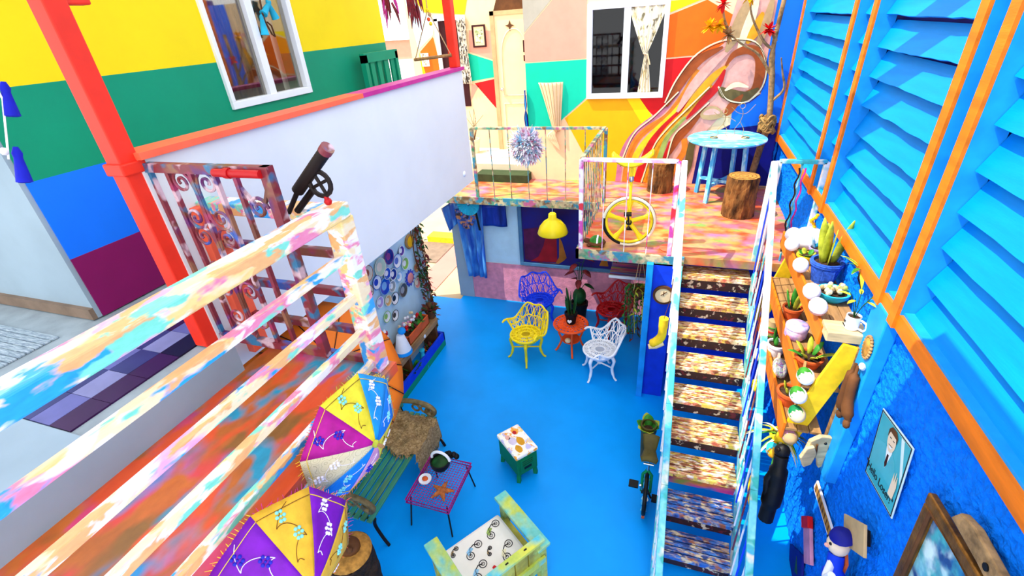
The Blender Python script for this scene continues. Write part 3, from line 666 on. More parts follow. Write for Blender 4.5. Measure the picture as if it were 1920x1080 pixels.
# ================================================================ courtyard: back corner
def iron_chair(label, mm, loc, face):
    t = thing('garden_chair', label, 'chair', loc, face, 'cast iron garden chairs around the orange table'); t.scale = (1.1, 1.1, 1.06)
    sz = .43; R0 = .22
    b = MB()
    for r in (.07, .145, R0): b.tube([(r*math.cos(a*PI/14), r*math.sin(a*PI/14), sz) for a in range(28)], .010 if r < R0 else .015, 6, True)
    for ring, n in ((.108, 9), (.183, 15)):
        for k in range(n):
            a = 2*PI*k/n; c = V(ring*math.cos(a), ring*math.sin(a), sz); e = V(math.cos(a), math.sin(a), 0); s = V(-e.y, e.x, 0)
            b.tube([tuple(c+e*.034*math.cos(q*PI/4)+s*.028*math.sin(q*PI/4)) for q in range(8)], .0075, 5, True)
            b.tube([tuple(c-e*.036), tuple(c+e*.036)], .007, 5)
    b.build('seat', mm, t, True)
    MB().lathe([(.10, sz-.12), (.17, sz-.085), (.215, sz-.03), (.228, sz), (.21, sz)], 28, cap=False).build('apron', mm, t, True)
    def top(th):
        a = abs(th); k = min(1, max(0, (a-.62)/.75)); k = k*k*(3-2*k); return sz+.36-.25*k+.05*max(0, a-1.45)/.35-.04*(1-math.cos(a*9))/2*(a < .7)
    def pt(th, u):
        r = R0+.085*u+.02*u*u; z = sz+(top(th)-sz)*u; return (-r*math.cos(th), r*math.sin(th), z)
    b = MB(); A = 1.8
    b.tube([pt(-A+2*A*i/26, 1) for i in range(27)], .014, 6); b.tube([pt(-A+2*A*i/26, .5) for i in range(27)], .007, 5)
    for s in (-1, 1): b.tube([pt(s*A, i/5) for i in range(6)], .013, 6)
    for row, (u0, u1) in enumerate(((.03, .5), (.5, .97))):
        n = 9+row
        for k in range(n):
            tc_ = -A+2*A*(k+.5)/n; w_ = A/n*.92
            b.tube([pt(tc_+w_*math.cos(q*PI/5), (u0+u1)/2+(u1-u0)/2*math.sin(q*PI/5)) for q in range(10)], .0078, 5, True)
            b.tube([pt(tc_-w_*.8, u0+.03), pt(tc_, u1-.03), pt(tc_+w_*.8, u0+.03)], .007, 5)
    b.build('backrest', mm, t, True)
    for s in (-1, 1):
        p = pt(s*A, 1); q = V(p[0], p[1], p[2]); f = V(.07, s*.015, -.01)
        MB().tube([tuple(q-f*.2), tuple(q+f*.6), tuple(q+f*1.1+V(0, 0, -.025))], [.014, .017, .012], 8).build('arm_scroll', mm, t, True)
    for k in range(4):
        a = PI/4+k*PI/2; e = V(math.cos(a), math.sin(a), 0)
        MB().tube(spline([tuple(e*.17+V(0, 0, sz-.02)), tuple(e*.225+V(0, 0, .33)), tuple(e*.20+V(0, 0, .18)), tuple(e*.235+V(0, 0, .05)), tuple(e*.275+V(0, 0, .008))], 5), [.026]*6+[.02]*8+[.015]*7, 8).build('leg', mm, t, True)
    for k in range(2):
        a = PI/4+k*PI/2; e = V(math.cos(a), math.sin(a), 0); MB().tube([tuple(e*.2+V(0, 0, .2)), tuple(-e*.2+V(0, 0, .2))], .011, 6).build('stretcher', mm, t, True)
    MB().ball((0, 0, .2), (.035, .035, .03), 8).build('stretcher_boss', mm, t, True)
    return t
iron_chair('yellow painted cast iron openwork garden chair by the orange table', 'yellow_paint', (-1.97, 5.80, 0), -2.1)
iron_chair('white painted cast iron openwork garden chair by the orange table', 'white_paint', (-.78, 5.68, 0), 3.5)
iron_chair('blue painted cast iron openwork garden chair against the pink wall', 'blue_paint', (-2.03, 6.86, 0), -.95)
iron_chair('crimson painted cast iron openwork garden chair in the shade beneath the platform', 'crimson_paint', (-.76, 6.82, 0), 3.9)
# orange lattice table
t = thing('garden_table', 'small round orange cast iron table with lattice top and lower shelf', 'table', (-1.32, 6.15, 0))
b = MB()
for r in (.06, .13, .20, .265): b.tube([(r*math.cos(a*PI/16), r*math.sin(a*PI/16), .52) for a in range(32)], .012 if r < .26 else .02, 6, True)
for n, r0, r1 in ((10, .0, .13), (24, .13, .265)):
    for k in range(n):
        a = 2*PI*k/n; b.tube([(r0*math.cos(a), r0*math.sin(a), .52), (r1*math.cos(a+.18), r1*math.sin(a+.18), .52)], .011, 5); b.tube([(r0*math.cos(a), r0*math.sin(a), .52), (r1*math.cos(a-.18), r1*math.sin(a-.18), .52)], .011, 5)
b.build('table_top', 'orange_paint', t, True)
b = MB(); b.lathe([(.001, .22), (.15, .22), (.15, .235), (.001, .235)], 20, cap=False); b.build('lower_shelf', 'orange_paint', t)
for k in range(4):
    a = .3+k*PI/2; e = V(math.cos(a), math.sin(a), 0)
    MB().tube(spline([tuple(e*.2+V(0, 0, .51)), tuple(e*.19+V(0, 0, .36)), tuple(e*.15+V(0, 0, .22)), tuple(e*.21+V(0, 0, .06)), tuple(e*.25+V(0, 0, .01))], 5), .018, 8).build('leg', 'orange_paint', t, True)
tag(MB().ball((-1.34, 6.02, .28), (.05, .05, .04), 12).build('shell_ornament', 'cream', None, True), 'cream shell ornament on the lower shelf of the orange table', 'ornament')
# snake plant on the table
def spikes(t, n, r, z, L, wd, m, spread=.25, bend=.02):
    for k in range(n):
        a = random.uniform(0, 2*PI); q = random.uniform(0, r); b = MB()
        leafblade(b, (q*math.cos(a), q*math.sin(a), z), (math.cos(a)*spread*random.uniform(.2, 1), math.sin(a)*spread*random.uniform(.2, 1), 1), L*random.uniform(.6, 1.1), wd, bend, 6, up=(math.sin(a), -math.cos(a), 0.01))
        b.build('leaf', m, t, True, solid=.004)
t = thing('snake_plant', 'dark green snake plant in black pot on the orange table', 'plant', (-1.32, 6.17, .532)); pot(t, .10, .19, 'black')
spikes(t, 14, .05, .15, .45, .055, 'leaf_dark', .3)
hb = MB().prism([(.0, -.035), (.035, .0), (.032, .022), (.016, .028), (0, .014), (-.016, .028), (-.032, .022), (-.035, 0)], .008, at((.0, -.11, .09), rot(PI/2-.1))); hb.build('heart_badge', 'white', t)
t = thing('broad_leaf_plant', 'reddish broad-leaved plant in dark green vase by the pink wall', 'plant', (-1.36, 7.06, 0)); pot(t, .15, .38, 'black', T=None)
MB().ball((0, 0, .5), (.12, .12, .16), 16).build('vase', 'leaf_dark', t, True)
for k in range(9):
    a = k*2.4; h = .75+.06*k; p = (math.cos(a)*.09, math.sin(a)*.09, h); MB().tube([(0, 0, .55), (p[0]*.5, p[1]*.5, h*.9), p], .006, 5).build('stem', 'leaf_dark', t)
    b = MB(); leafblade(b, p, (math.cos(a), math.sin(a), -.1), .17, .11, .4, 5); b.build('leaf', 'leaf_red' if k % 3 else 'leaf_dark', t, True, solid=.003)
def trailing(label, loc, H, n, mm, kettle='brown', hang=.3, stuffn=8):
    t = thing('hanging_plant', label, 'plant', loc)
    MB().lathe([(.04, -.02), (.10, .06), (.12, .13), (.10, .13)], 16).build('basket', kettle, t, True)
    for k in range(3):
        a = k*2.1; MB().tube([(.11*math.cos(a), .11*math.sin(a), .12), (0, 0, .12+hang)], .004, 5).build('hanger', 'tan', t)
    for k in range(n):
        a = random.uniform(0, 2*PI); L = H*random.uniform(.5, 1); r = random.uniform(.08, .16)
        pts = spline([(0, 0, .12), (r*math.cos(a), r*math.sin(a), .13), (r*1.2*math.cos(a), r*1.2*math.sin(a), -.1), (r*1.15*math.cos(a+.2), r*1.15*math.sin(a+.2), -L)], 4)
        MB().tube(pts, .004, 5).build('vine', mm[k % len(mm)], t)
        b = MB()
        for q in pts[2::1]: leafblade(b, q, (random.uniform(-1, 1), random.uniform(-1, 1), random.uniform(-.8, .2)), .07, .03, .3, 2)
        b.build('foliage', mm[k % len(mm)], t)['kind'] = 'stuff'
    return t
trailing('pale green trailing plant hanging beside the blue platform pillar', (-.30, 5.72, 1.42), .75, 12, ['leaf_yellow', 'leaf', 'leaf_dark'], hang=.56)
trailing('dark trailing plant with red stems hanging behind the white chair', (-.28, 6.14, 1.15), .8, 9, ['leaf_dark', 'leaf_red', 'leaf_dark'], hang=.82)
# painted shelf under the platform
t = thing('painted_shelf', 'board shelf brushed in pink, purple and green stripes under the platform', 'shelf', (-.48, 6.52, 1.40))
MB().bb((-.28, -.3, 0), (.26, .5, .03)).build('board', 'stripe_splash', t, bevel=.004); MB().bb((-.28, -.32, -.005), (.26, -.3, .035)).build('front_edge', 'white', t)
for x in (-.22, .2): MB().tube([(x, .1, .03), (x, .1, .70)], .006, 6).build('hanger_rod', 'iron', t)
# disc, boot on the blue panel
t = thing('wall_disc', 'round cream disc with brown rim on the deep blue panel', 'disc', (.03, 5.375, 1.68))
MB().lathe([(.001, 0), (.13, 0), (.13, .03), (.10, .035)], 24, at((0, 0, 0), rot(PI/2)), cap=False).build('rim', 'brown', t, True)
MB().lathe([(.001, .028), (.105, .028)], 24, at((0, 0, 0), rot(PI/2)), cap=False).build('face', 'cream', t)
MB().box((.02, -.032, .02), (.09, .004, .008), rot(0, -.7)).box((0, -.032, .03), (.008, .004, .06)).build('hand', 'brown', t)
t = thing('hanging_boot', 'mustard yellow boot hung on the stair railing', 'boot', (.06, 4.75, 1.45))
b = MB().tube(spline([(0, 0, .28), (0, 0, .14), (-.01, 0, .02), (-.07, -.02, -.05), (-.13, -.04, -.07)], 5), [.055]*5+[.05]*5+[.052]*5+[.05]*4+[.042, .03], 10); b.build('upper', 'yellow_wood', t, True)
MB().tube([(.02, 0, -.06), (-.06, -.02, -.10), (-.14, -.04, -.115)], [.035, .04, .03], 8).build('sole', 'cream', t, True)
MB().tube([(0, 0, .28), (0.04, 0, .5), (.05, 0, .8)], .004, 5).build('lace', 'brown', t)
# pendant lamp, painting, kimono, fan
t = thing('pendant_lamp', 'yellow dome pendant lamp hanging in front of the dark painting', 'lamp', (-1.79, 6.97, 1.71))
MB().lathe([(.245, 0), (.25, .01), (.215, .11), (.15, .19), (.085, .235), (.065, .25), (.06, .33), (.04, .345), (.001, .346)], 28, cap=False).build('shade', 'yellow_paint', t, True, solid=.004)
MB().tube([(0, 0, .345), (0, 0, .42), (0, .16, .42), (0, .16, .375)], .006, 6).build('cord', 'chrome', t, True); MB().ball((0, 0, .08), .05, 10).build('bulb', 'white', t, True)
mat('frame_steel', '#4a78a0', .4, var=.1); mat('canvas_navy', '#101880', .6, var=.25, scale=3, c2='#2a1060'); mat('canvas_plum', '#5a1048', .6, var=.2); mat('canvas_red', '#a81020', .6, var=.15); mat('canvas_ochre', '#b06a18', .6, var=.15)
t = thing('large_painting', 'large dark navy painting of red-robed figures in steel blue frame', 'painting', (-1.66, 7.43, 1.45))
b = MB().bb((-.87, -.05, -.61), (.87, 0, -.55)).bb((-.87, -.05, .55), (.87, 0, .61)).bb((-.87, -.05, -.55), (-.80, 0, .55)).bb((.80, -.05, -.55), (.87, 0, .55)); b.build('frame', 'frame_steel', t, bevel=.006)
MB().bb((-.80, -.02, -.55), (.80, 0, .55)).build('canvas', 'canvas_navy', t)
def ptd(p, m, off=.024): b = MB().add([(x, -off, z) for x, z in p], [tuple(range(len(p)))]); b.build('painted_figure', m, t)
ptd([(-.78, -.5), (-.78, .1), (-.5, .15), (-.3, -.1), (-.45, -.54)], 'canvas_plum', .022)
ptd([(-.68, -.53), (-.52, -.42), (-.42, -.2), (-.35, .1), (-.37, .3), (-.25, .34), (-.18, .1), (-.17, -.5)], 'canvas_red')
ptd([(-.2, -.52), (-.14, -.4), (-.13, 0), (-.08, -.1), (.0, -.4), (-.05, -.46), (-.14, -.53), (-.6, -.545)], 'canvas_ochre', .026)
ptd([(.2, .2), (.35, .25), (.5, .05), (.5, -.2), (.42, -.35)], 'canvas_plum'); ptd([(.58, -.5), (.68, -.22), (.74, -.5)], 'canvas_ochre'); ptd([(.3, .0), (.42, .1), (.44, -.1)], 'canvas_red', .026)
splash('satin_blue', ['#2a74c8', '#3a8adc', '#1c4aa8', '#5aa4e0', '#2050b0'], 3.2, (2.2, 1, .5), .3, .1, .05); splash('kimono_print', ['#2a5ab0', '#c88a5a', '#2a1a2a', '#b87040', '#1c3a80'], 12)
mat('navy_satin', '#1c3cae', .3, var=.3, scale=3, stretch=(3, 1, .6))
t = thing('kimono', 'blue satin kimono with wide sleeves spread on the pale blue wall', 'kimono', (-3.42, 7.38, .5))
def fold(x0, x1, z0, z1, sl=0, k=22, x0b=None, x1b=None):
    def f(u, v):
        xa = x0+((x0b if x0b is not None else x0)-x0)*u; xb = x1+((x1b if x1b is not None else x1)-x1)*u
        x = xa+(xb-xa)*v; return (x, -.03-.022*math.sin(v*k+u*1.5)-.02*math.sin(v*k*.45), z1+(z0-z1)*u+sl*(v-.5))
    return f
MB().grid(fold(-.30, .26, .02, 1.52, 0, 20, -.16, .22), 14, 40).build('robe_body', 'satin_blue', t, True, solid=.012)
MB().grid(fold(-.56, -.28, 1.02, 1.46, .16, 8, -.44, -.28), 8, 16).build('sleeve', 'satin_blue', t, True, solid=.014)
MB().grid(fold(.24, .70, 1.10, 1.50, 0, 8), 8, 20).build('sleeve', 'navy_satin', t, True, solid=.014)
MB().grid(lambda u, v: (-.26+.40*v, -.085, 1.40-.38*u*(.4+.6*math.sin(PI*v))), 6, 10).build('printed_panel', 'kimono_print', t, True, solid=.004)
MB().grid(lambda u, v: (.12+.04*v+.05*u, -.09, 1.42-.4*u), 6, 3).build('collar_band', 'black', t, True, solid=.004)
t = thing('folding_fan', 'turquoise pleated folding fan spread above the kimono collar', 'fan', (-3.38, 7.24, 2.03))
for k in range(14):
    a0 = PI+PI*k/14; a1 = PI+PI*(k+1)/14; am = (a0+a1)/2
    P = lambda a, r, y: (r*math.cos(a), y, r*math.sin(a))
    MB().add([P(a0, .03, 0), P(am, .03, -.004), P(a1, .03, 0), P(a0, .21, 0), P(am, .21, -.016), P(a1, .21, 0)], [(0, 1, 4, 3), (1, 2, 5, 4)]).build('pleat', 'turquoise', t, solid=.002)
MB().ball((0, 0, 0), .02, 8).build('pivot', 'white', t, True)
# ================================================================ mural ribbons on the upper back wall
def ribbon(pts, w0, w1, m, off, taper=False):
    P = spline([(x, 0, z) for x, z in pts], 6); n = len(P); b = MB(); vs_ = []
    for i, p in enumerate(P):
        d = (P[min(i+1, n-1)]-P[max(i-1, 0)]).normalized(); s = V(-d.z, 0, d.x); u = i/(n-1); w_ = w0+(w1-w0)*u
        if taper: w_ *= math.sin(PI*(.04+.92*u))**.7
        vs_ += [(p.x-s.x*w_/2, 8.25-off, p.z-s.z*w_/2), (p.x+s.x*w_/2, 8.25-off, p.z+s.z*w_/2)]
    b.add(vs_, [(2*i, 2*i+1, 2*i+3, 2*i+2) for i in range(n-1)]); b.build('painted_ribbon', m, wu)
for n_, c in (('r_mauve', '#c87a9a'), ('r_orange', '#f08a28'), ('r_yellow', '#ffd82a'), ('r_red', '#c81a1c'), ('r_amber', '#f0a81e'), ('r_green', '#a8c060'), ('r_brown', '#a8501e'), ('r_pink', '#f0b0a0'), ('r_tan', '#c0a070'), ('r_olive', '#6a5a30'), ('r_line', '#f8ecc0'), ('r_dark', '#4a2210')): mat(n_, c, .6, var=.12, scale=9)
field([(-.9, 2.21), (-.78, 2.85), (-.5, 3.2), (-.1, 3.55), (.1, 4.0), (.5, 4.3), (.6, 4.9), (1.1, 4.9), (1.1, 3.6), (.6, 3.3), (.36, 3.0), (.3, 2.21)], 'r_pink', wu, off=.007)
k = .009
for pts, a, c, m in (
    ([(-.92, 2.21), (-.88, 2.63), (-.76, 2.92), (-.56, 3.15), (-.29, 3.36), (-.13, 3.56), (.02, 3.82)], .09, .07, 'r_mauve'),
    ([(-.80, 2.21), (-.76, 2.6), (-.66, 2.9), (-.48, 3.1), (-.2, 3.29), (.01, 3.59), (.19, 3.96)], .11, .09, 'r_orange'),
    ([(-.68, 2.21), (-.66, 2.59), (-.54, 2.84), (-.35, 3.07), (-.11, 3.32), (.09, 3.59), (.28, 3.89)], .11, .08, 'r_yellow'),
    ([(-.60, 2.21), (-.45, 2.77), (-.3, 3.03), (-.12, 3.24), (.1, 3.47), (.36, 3.81)], .13, .06, 'r_red'),
    ([(-.48, 2.21), (-.40, 2.46), (-.29, 2.86), (-.14, 3.11), (.11, 3.39), (.41, 3.74)], .12, .10, 'r_amber'),
    ([(-.36, 2.21), (-.27, 2.55), (-.18, 2.93), (-.06, 3.11), (.08, 3.28)], .10, .05, 'r_green'),
    ([(-.22, 2.21), (-.17, 2.6), (-.1, 2.9)], .10, .06, 'r_red'), ([(-.08, 2.21), (.0, 2.5), (.12, 2.75), (.1, 2.95)], .10, .09, 'r_orange'), ([(.1, 2.21), (.2, 2.5), (.22, 2.8), (.26, 3.0)], .14, .1, 'r_olive')):
    ribbon(pts, a, c, m, k); k += .0008
for pts, a, c, m in (([(-.12, 2.68), (-.02, 2.93), (.15, 3.15), (.36, 3.42)], .16, .12, 'r_brown'), ([(-.22, 3.44), (-.05, 3.79), (.18, 4.09), (.49, 4.25)], .17, .13, 'r_brown'),
    ([(-.05, 3.36), (.15, 3.74), (.4, 4.06), (.62, 4.24)], .16, .12, 'r_pink'), ([(.0, 3.3), (.22, 3.6), (.42, 3.86), (.6, 4.02)], .13, .1, 'r_amber'), ([(.1, 3.25), (.3, 3.5), (.48, 3.72), (.56, 3.95)], .10, .12, 'r_red'),
    ([(.54, 4.18), (.66, 4.5), (.75, 4.85)], .16, .2, 'r_tan'), ([(.70, 4.2), (.78, 4.49), (.85, 4.85)], .12, .14, 'r_line'), ([(.80, 4.28), (.9, 4.48), (.94, 4.66)], .16, .13, 'r_amber'), ([(.92, 4.1), (1.0, 4.5), (1.04, 4.85)], .1, .12, 'r_tan'),
    ([(.56, 4.0), (.66, 4.15), (.85, 4.2), (1.0, 4.1), (1.04, 3.85), (1.0, 3.66), (.85, 3.6)], .12, .16, 'r_brown'), ([(.52, 3.70), (.62, 3.62), (.88, 3.57), (1.06, 3.68)], .18, .14, 'r_olive'), ([(.6, 3.66), (.74, 3.74), (.92, 3.70)], .08, .06, 'r_line'),
    ([(.66, 3.30), (.74, 3.44), (.86, 3.60)], .16, .1, 'r_brown'), ([(.30, 3.30), (.46, 3.34), (.62, 3.30)], .22, .20, 'r_tan'), ([(.34, 3.33), (.46, 3.36), (.58, 3.34)], .1, .08, 'r_pink')):
    ribbon(pts, a, c, m, k, True); k += .0008
for pts in ([(-.25, 3.5), (-.1, 3.85), (.15, 4.18), (.5, 4.34), (.9, 4.3), (1.1, 4.0), (1.1, 3.7), (.95, 3.5)], [(-.14, 2.6), (-.06, 3.0), (.14, 3.22), (.4, 3.5)], [(.5, 3.72), (.64, 3.54), (.9, 3.49), (1.08, 3.62)], [(-.52, 2.21), (-.37, 2.8), (-.2, 3.08), (.05, 3.36), (.38, 3.72)], [(-.9, 2.5), (-.7, 3.02), (-.4, 3.3), (-.06, 3.66)]):
    ribbon(pts, .022, .018, 'r_line', k); k += .0006
    ribbon([(x+.012, z-.02) for x, z in pts], .01, .008, 'r_dark', k); k += .0006
# ================================================================ platform
def wheel_spoked(t, c, R, rim, tyre, n=5, ax='y', w_=.04, tyre_r=.024):
    P = (lambda a, r: (c[0]+r*math.cos(a), c[1], c[2]+r*math.sin(a))) if ax == 'y' else (lambda a, r: (c[0], c[1]+r*math.cos(a), c[2]+r*math.sin(a)))
    MB().tube([P(a*PI/20, R-tyre_r) for a in range(40)], tyre_r, 8, True).build('tyre', tyre, t, True)
    MB().tube([P(a*PI/20, R-tyre_r*2.3) for a in range(40)], tyre_r*.75, 8, True).build('rim', rim, t, True)
    for k in range(n):
        a = 2*PI*k/n+PI/2; MB().tube([P(a, .02), P(a, R*.55), P(a, R-tyre_r*2.3)], [R*.09, R*.075, R*.14], 8).build('spoke', rim, t, True)
    MB().tube([tuple(Vector(P(0, 0))+V(*(0, -w_, 0) if ax == 'y' else (-w_, 0, 0))), tuple(Vector(P(0, 0))+V(*(0, w_, 0) if ax == 'y' else (w_, 0, 0)))], R*.11, 10).build('hub', 'black', t, True)
t = thing('unicycle', 'yellow unicycle with spoked mag wheel standing on the platform', 'unicycle', (-.47, 5.62, 2.2), .10)
wheel_spoked(t, (0, 0, .33), .33, 'yellow_paint', 'black', 5)
mat('cream_tyre', '#f4ecc8', .5, var=.05)
MB().tube([(.308*math.cos(a*PI/20), -.012, .33+.308*math.sin(a*PI/20)) for a in range(-12, 20)], .019, 8).build('whitewall', 'cream_tyre', t, True)
for s in (-1, 1): MB().tube([(0, s*.05, .33), (0, s*.05, .66), (0, 0, .74)], .016, 8).build('fork_leg', 'yellow_paint', t, True)
MB().tube([(0, 0, .72), (0, 0, 1.03)], .018, 10).build('seat_post', 'yellow_paint', t, True)
MB().lathe([(.028, .84), (.03, .85), (.03, .89), (.024, .9)], 10).build('clamp', 'chrome', t, True)
def sad(u, v):
    x = -.23+.46*u; w_ = .075*(1-.5*abs(u-.25)); return (x, (v-.5)*2*w_, 1.06+.12*(2*u-1)**2+.03*u-.05*(2*v-1)**2)
MB().grid(sad, 14, 8).build('saddle', 'yellow_paint', t, True, solid=.035)
for s in (-1, 1): MB().tube([(0, s*.06, .33), (s*.02, s*.075, .33-s*.14)], .012, 8).box((s*.02, s*.12, .33-s*.14), (.09, .08, .025)).build('pedal_crank', 'black', t)

t = thing('turtle_ornament', 'green and brown ceramic turtle ornament by the unicycle wheel', 'ornament', (-.86, 5.58, 2.2))
MB().ball((0, 0, .02), (.10, .09, .11), 14, lo=-.15).build('shell', 'leaf', t, True); MB().tube([(.1*math.cos(a*PI/10), .09*math.sin(a*PI/10), .04) for a in range(20)], .022, 6, True).build('shell_rim', 'brown', t, True)
MB().ball((-.12, -.02, .06), (.045, .035, .035), 10).build('head', 'brown', t, True)
MB().tube([(.02, -.085, .05), (.02, -.05, .11), (.02, 0, .133)], .012, 6).build('stripe', 'white', t, True)
for sx in (-1, 1):
    for sy in (-1, 1): MB().ball((sx*.08, sy*.07, .02), (.035, .03, .02), 8).build('foot', 'brown', t, True)
tag(MB().lathe([(.001, 0), (.10, 0), (.13, .012), (.11, .014), (.001, .006)], 20, at((.05, 5.62, 2.2)), cap=False).build('saucer', 'coral', None, True), 'flat coral saucer on the platform corner by the stair head', 'saucer')
def stump(label, loc, r, h, seed):
    t = thing('log_stump', label, 'stump', loc)
    def f(u, v):
        a = 2*PI*v; rr = r*(1+.06*noise.noise(V(math.cos(a)*2+seed, math.sin(a)*2, u*1.5))+.07*noise.noise(V(math.cos(a)*9, math.sin(a)*9+seed, u*4))+.03*noise.noise(V(math.cos(a)*20, math.sin(a)*20, u*12))+.03*(1-u)); return (rr*math.cos(a), rr*math.sin(a), u*h)
    MB().grid(f, 24, 96).build('bark', 'bark', t, True)
    b = MB(); ring = [f(1, j/48) for j in range(48)]; b.add([(0, 0, h*1.005)]+[(p[0]*.97, p[1]*.97, h) for p in ring], [(0, j+1, (j+1) % 48+1) for j in range(48)]); b.build('cut_face', 'endgrain', t)
    for q in (.3, .55, .8): MB().tube([(p[0]*q, p[1]*q, h*1.003) for p in ring[::2]], .003, 4, True).build('growth_ring', 'brown', t)
    return t
stump('sawn log stump with rough bark standing in sun near the stair head', (.90, 6.92, 2.2), .20, .56, 1)
stump('darker log stump with rough bark against the painted wall behind the unicycle', (-.20, 7.86, 2.2), .19, .48, 5)
splash('table_blue', ['#48b4ee', '#7ad0f4', '#3aa0e0', '#a8e0f8'], 5, (1, 4, 1), .45, .06)
t = thing('blue_table', 'round sky blue painted wooden table with cross stretcher on the platform', 'table', (.68, 7.66, 2.2))
MB().lathe([(.001, .86), (.52, .86), (.54, .875), (.54, .89), (.52, .90), (.001, .90)], 40, cap=False).build('table_top', 'table_blue', t, True)
MB().lathe([(.001, .902), (.2, .902)], 24, at((.05, .02, 0)), cap=False).build('white_patch', 'white', t)
for k in range(4):
    a = .25+PI/4+k*PI/2; e = V(math.cos(a), math.sin(a), 0); MB().beam(tuple(e*.36), tuple(e*.30+V(0, 0, .86)), .055, .055).build('leg', 'table_blue', t)
for k in range(2):
    a = .25+PI/4+k*PI/2; e = V(math.cos(a), math.sin(a), 0); MB().beam(tuple(e*.34+V(0, 0, .25)), tuple(-e*.34+V(0, 0, .25)), .05, .04).build('stretcher', 'table_blue', t)
mat('wire', '#b89a60', .4, .5)
for lab, x, h in (('twisted wire dancer figure on the round blue table, rope coil at its foot', .60, .42), ('taller twisted wire dancer figure on the round blue table, arm outstretched', .82, .5)):
    t = thing('wire_figure', lab, 'figurine', (x, 7.62, 3.10))
    for s in (-1, 1): MB().tube(spline([(s*.09, 0, .008), (s*.05, -.02, .06), (s*.06, 0, .12), (0, 0, h*.45)], 5), .004, 5).build('leg', 'wire', t, True)
    MB().tube(spline([(0, 0, h*.45), (.02, 0, h*.65), (0, 0, h*.8)], 5), .005, 5).build('torso', 'wire', t, True); MB().tube([(.0+.035*math.cos(a*PI/6), 0, h*.88+.035*math.sin(a*PI/6)) for a in range(12)], .004, 5, True).build('head', 'wire', t, True)
    MB().tube(spline([(-.14, 0, h*.85), (-.05, 0, h*.7), (.06, 0, h*.68), (.16, -.02, h*.8+(.06 if x > .7 else -.1))], 5), .004, 5).build('arms', 'wire', t, True)
    MB().tube([(.05*math.cos(a*PI/6)+(.1 if x > .7 else -.1), .05*math.sin(a*PI/6), .009) for a in range(12)], .008, 6, True).build('base_coil', 'wire', t, True)
# driftwood tree with paper flowers
mat('driftwood', '#b08a5c', .85, var=.3, scale=14, bump=.6); mat('raffia', '#b8894a', .9, var=.3, scale=20, bump=.6)
t = thing('driftwood_tree', 'dry branch tree bound with raffia and set with paper flowers in the corner', 'tree', (1.17, 8.08, 2.2))
q = lambda x, z, y=0: (x-1.17, y, z-2.2)
MB().tube(spline([q(1.14, 2.2), q(1.20, 2.8), q(1.25, 3.26), q(1.19, 3.8), q(1.13, 4.2), q(1.16, 4.9)], 6), [.05]*12+[.04]*12+[.03]*7, 8).build('trunk', 'driftwood', t, True)
for pts in ([(1.18, 3.85), (.95, 4.15), (.70, 4.3), (.45, 4.5)], [(.55, 4.42), (.45, 4.6), (.40, 4.79)], [(1.22, 3.5), (1.36, 3.68), (1.30, 3.9), (1.24, 4.1)], [(1.14, 4.2), (1.0, 4.3), (.8, 4.6), (.72, 4.85)], [(1.15, 4.3), (1.08, 4.4), (1.02, 4.47)]):
    P = spline([q(x, z, -.03*i) for i, (x, z) in enumerate(pts)], 5); MB().tube(P, [.024-.016*i/len(P) for i in range(len(P))], 6).build('branch', 'driftwood', t, True)
for x, z, m in ((.40, 4.55, 'gold_wall'), (.26, 4.54, 'gold_wall'), (.40, 4.8, 'red_paint'), (1.02, 4.46, 'red_paint'), (.72, 4.86, 'gold_wall'), (.52, 4.42, 'wood')):
    b = MB(); c = q(x, z, -.1)
    for k in range(16): leafblade(b, c, (random.uniform(-1, 1), random.uniform(-1, .3), random.uniform(-1, 1)), .12, .06, .1, 3)
    b.build('paper_flower', m, t)
for k in range(16):
    a = random.uniform(0, 2*PI); c = V(*q(1.235, 3.2)); r = .10
    pts = [c+V(math.cos(a+s*.9)*r*(.8+.4*random.random()), math.sin(a+s*.9)*r*.8-.02, random.uniform(-.12, .12)) for s in range(4)]; MB().tube(spline(pts, 4), .022, 6).build('raffia_wrap', 'raffia', t, True)
# chains hung on the short railing
t = thing('hanging_chain', 'dark twisted chain with pink cord hung on the short pale railing', 'chain', (1.22, 5.47, 2.3))
for k, m in ((0, 'iron'), (1, 'magenta')): MB().tube([(.05*k+.012*math.sin(i*1.3+k), .012*math.cos(i*1.3), .98-.045*i) for i in range(22)], .009, 5).build('strand', m, t, True)
# ================================================================ plates wall and planter bench
plates = [(5.3, 2.01, .075, 'purple', 'white'), (4.98, 2.07, .11, 'navy', 'plum'), (5.15, 1.92, .105, 'white', 'blue'), (5.33, 1.79, .095, 'lime green', 'white'), (4.74, 2.03, .13, 'pale green', 'cream'), (4.46, 2.08, .11, 'floral cream', 'rust'),
 (4.86, 1.87, .085, 'cobalt', 'white'), (4.99, 1.79, .085, 'navy', 'white'), (5.12, 1.68, .075, 'white', 'sky'), (4.6, 1.87, .10, 'white', 'cobalt'), (4.75, 1.73, .125, 'cobalt', 'sky'), (4.91, 1.64, .085, 'grey', 'white'), (5.15, 1.44, .11, 'charcoal', 'grey'),
 (5.56, 1.34, .085, 'pink', 'cream'), (4.75, 1.5, .08, 'tan', 'cream'), (4.91, 1.44, .095, 'white', 'black'), (4.64, 1.3, .085, 'white', 'lime green'), (4.83, 1.2, .085, 'white', 'charcoal'), (4.4, 1.84, .09, 'cream', 'rust'), (5.61, 1.58, .07, 'tan', 'rust'), (4.57, 1.58, .08, 'lilac', 'white')]
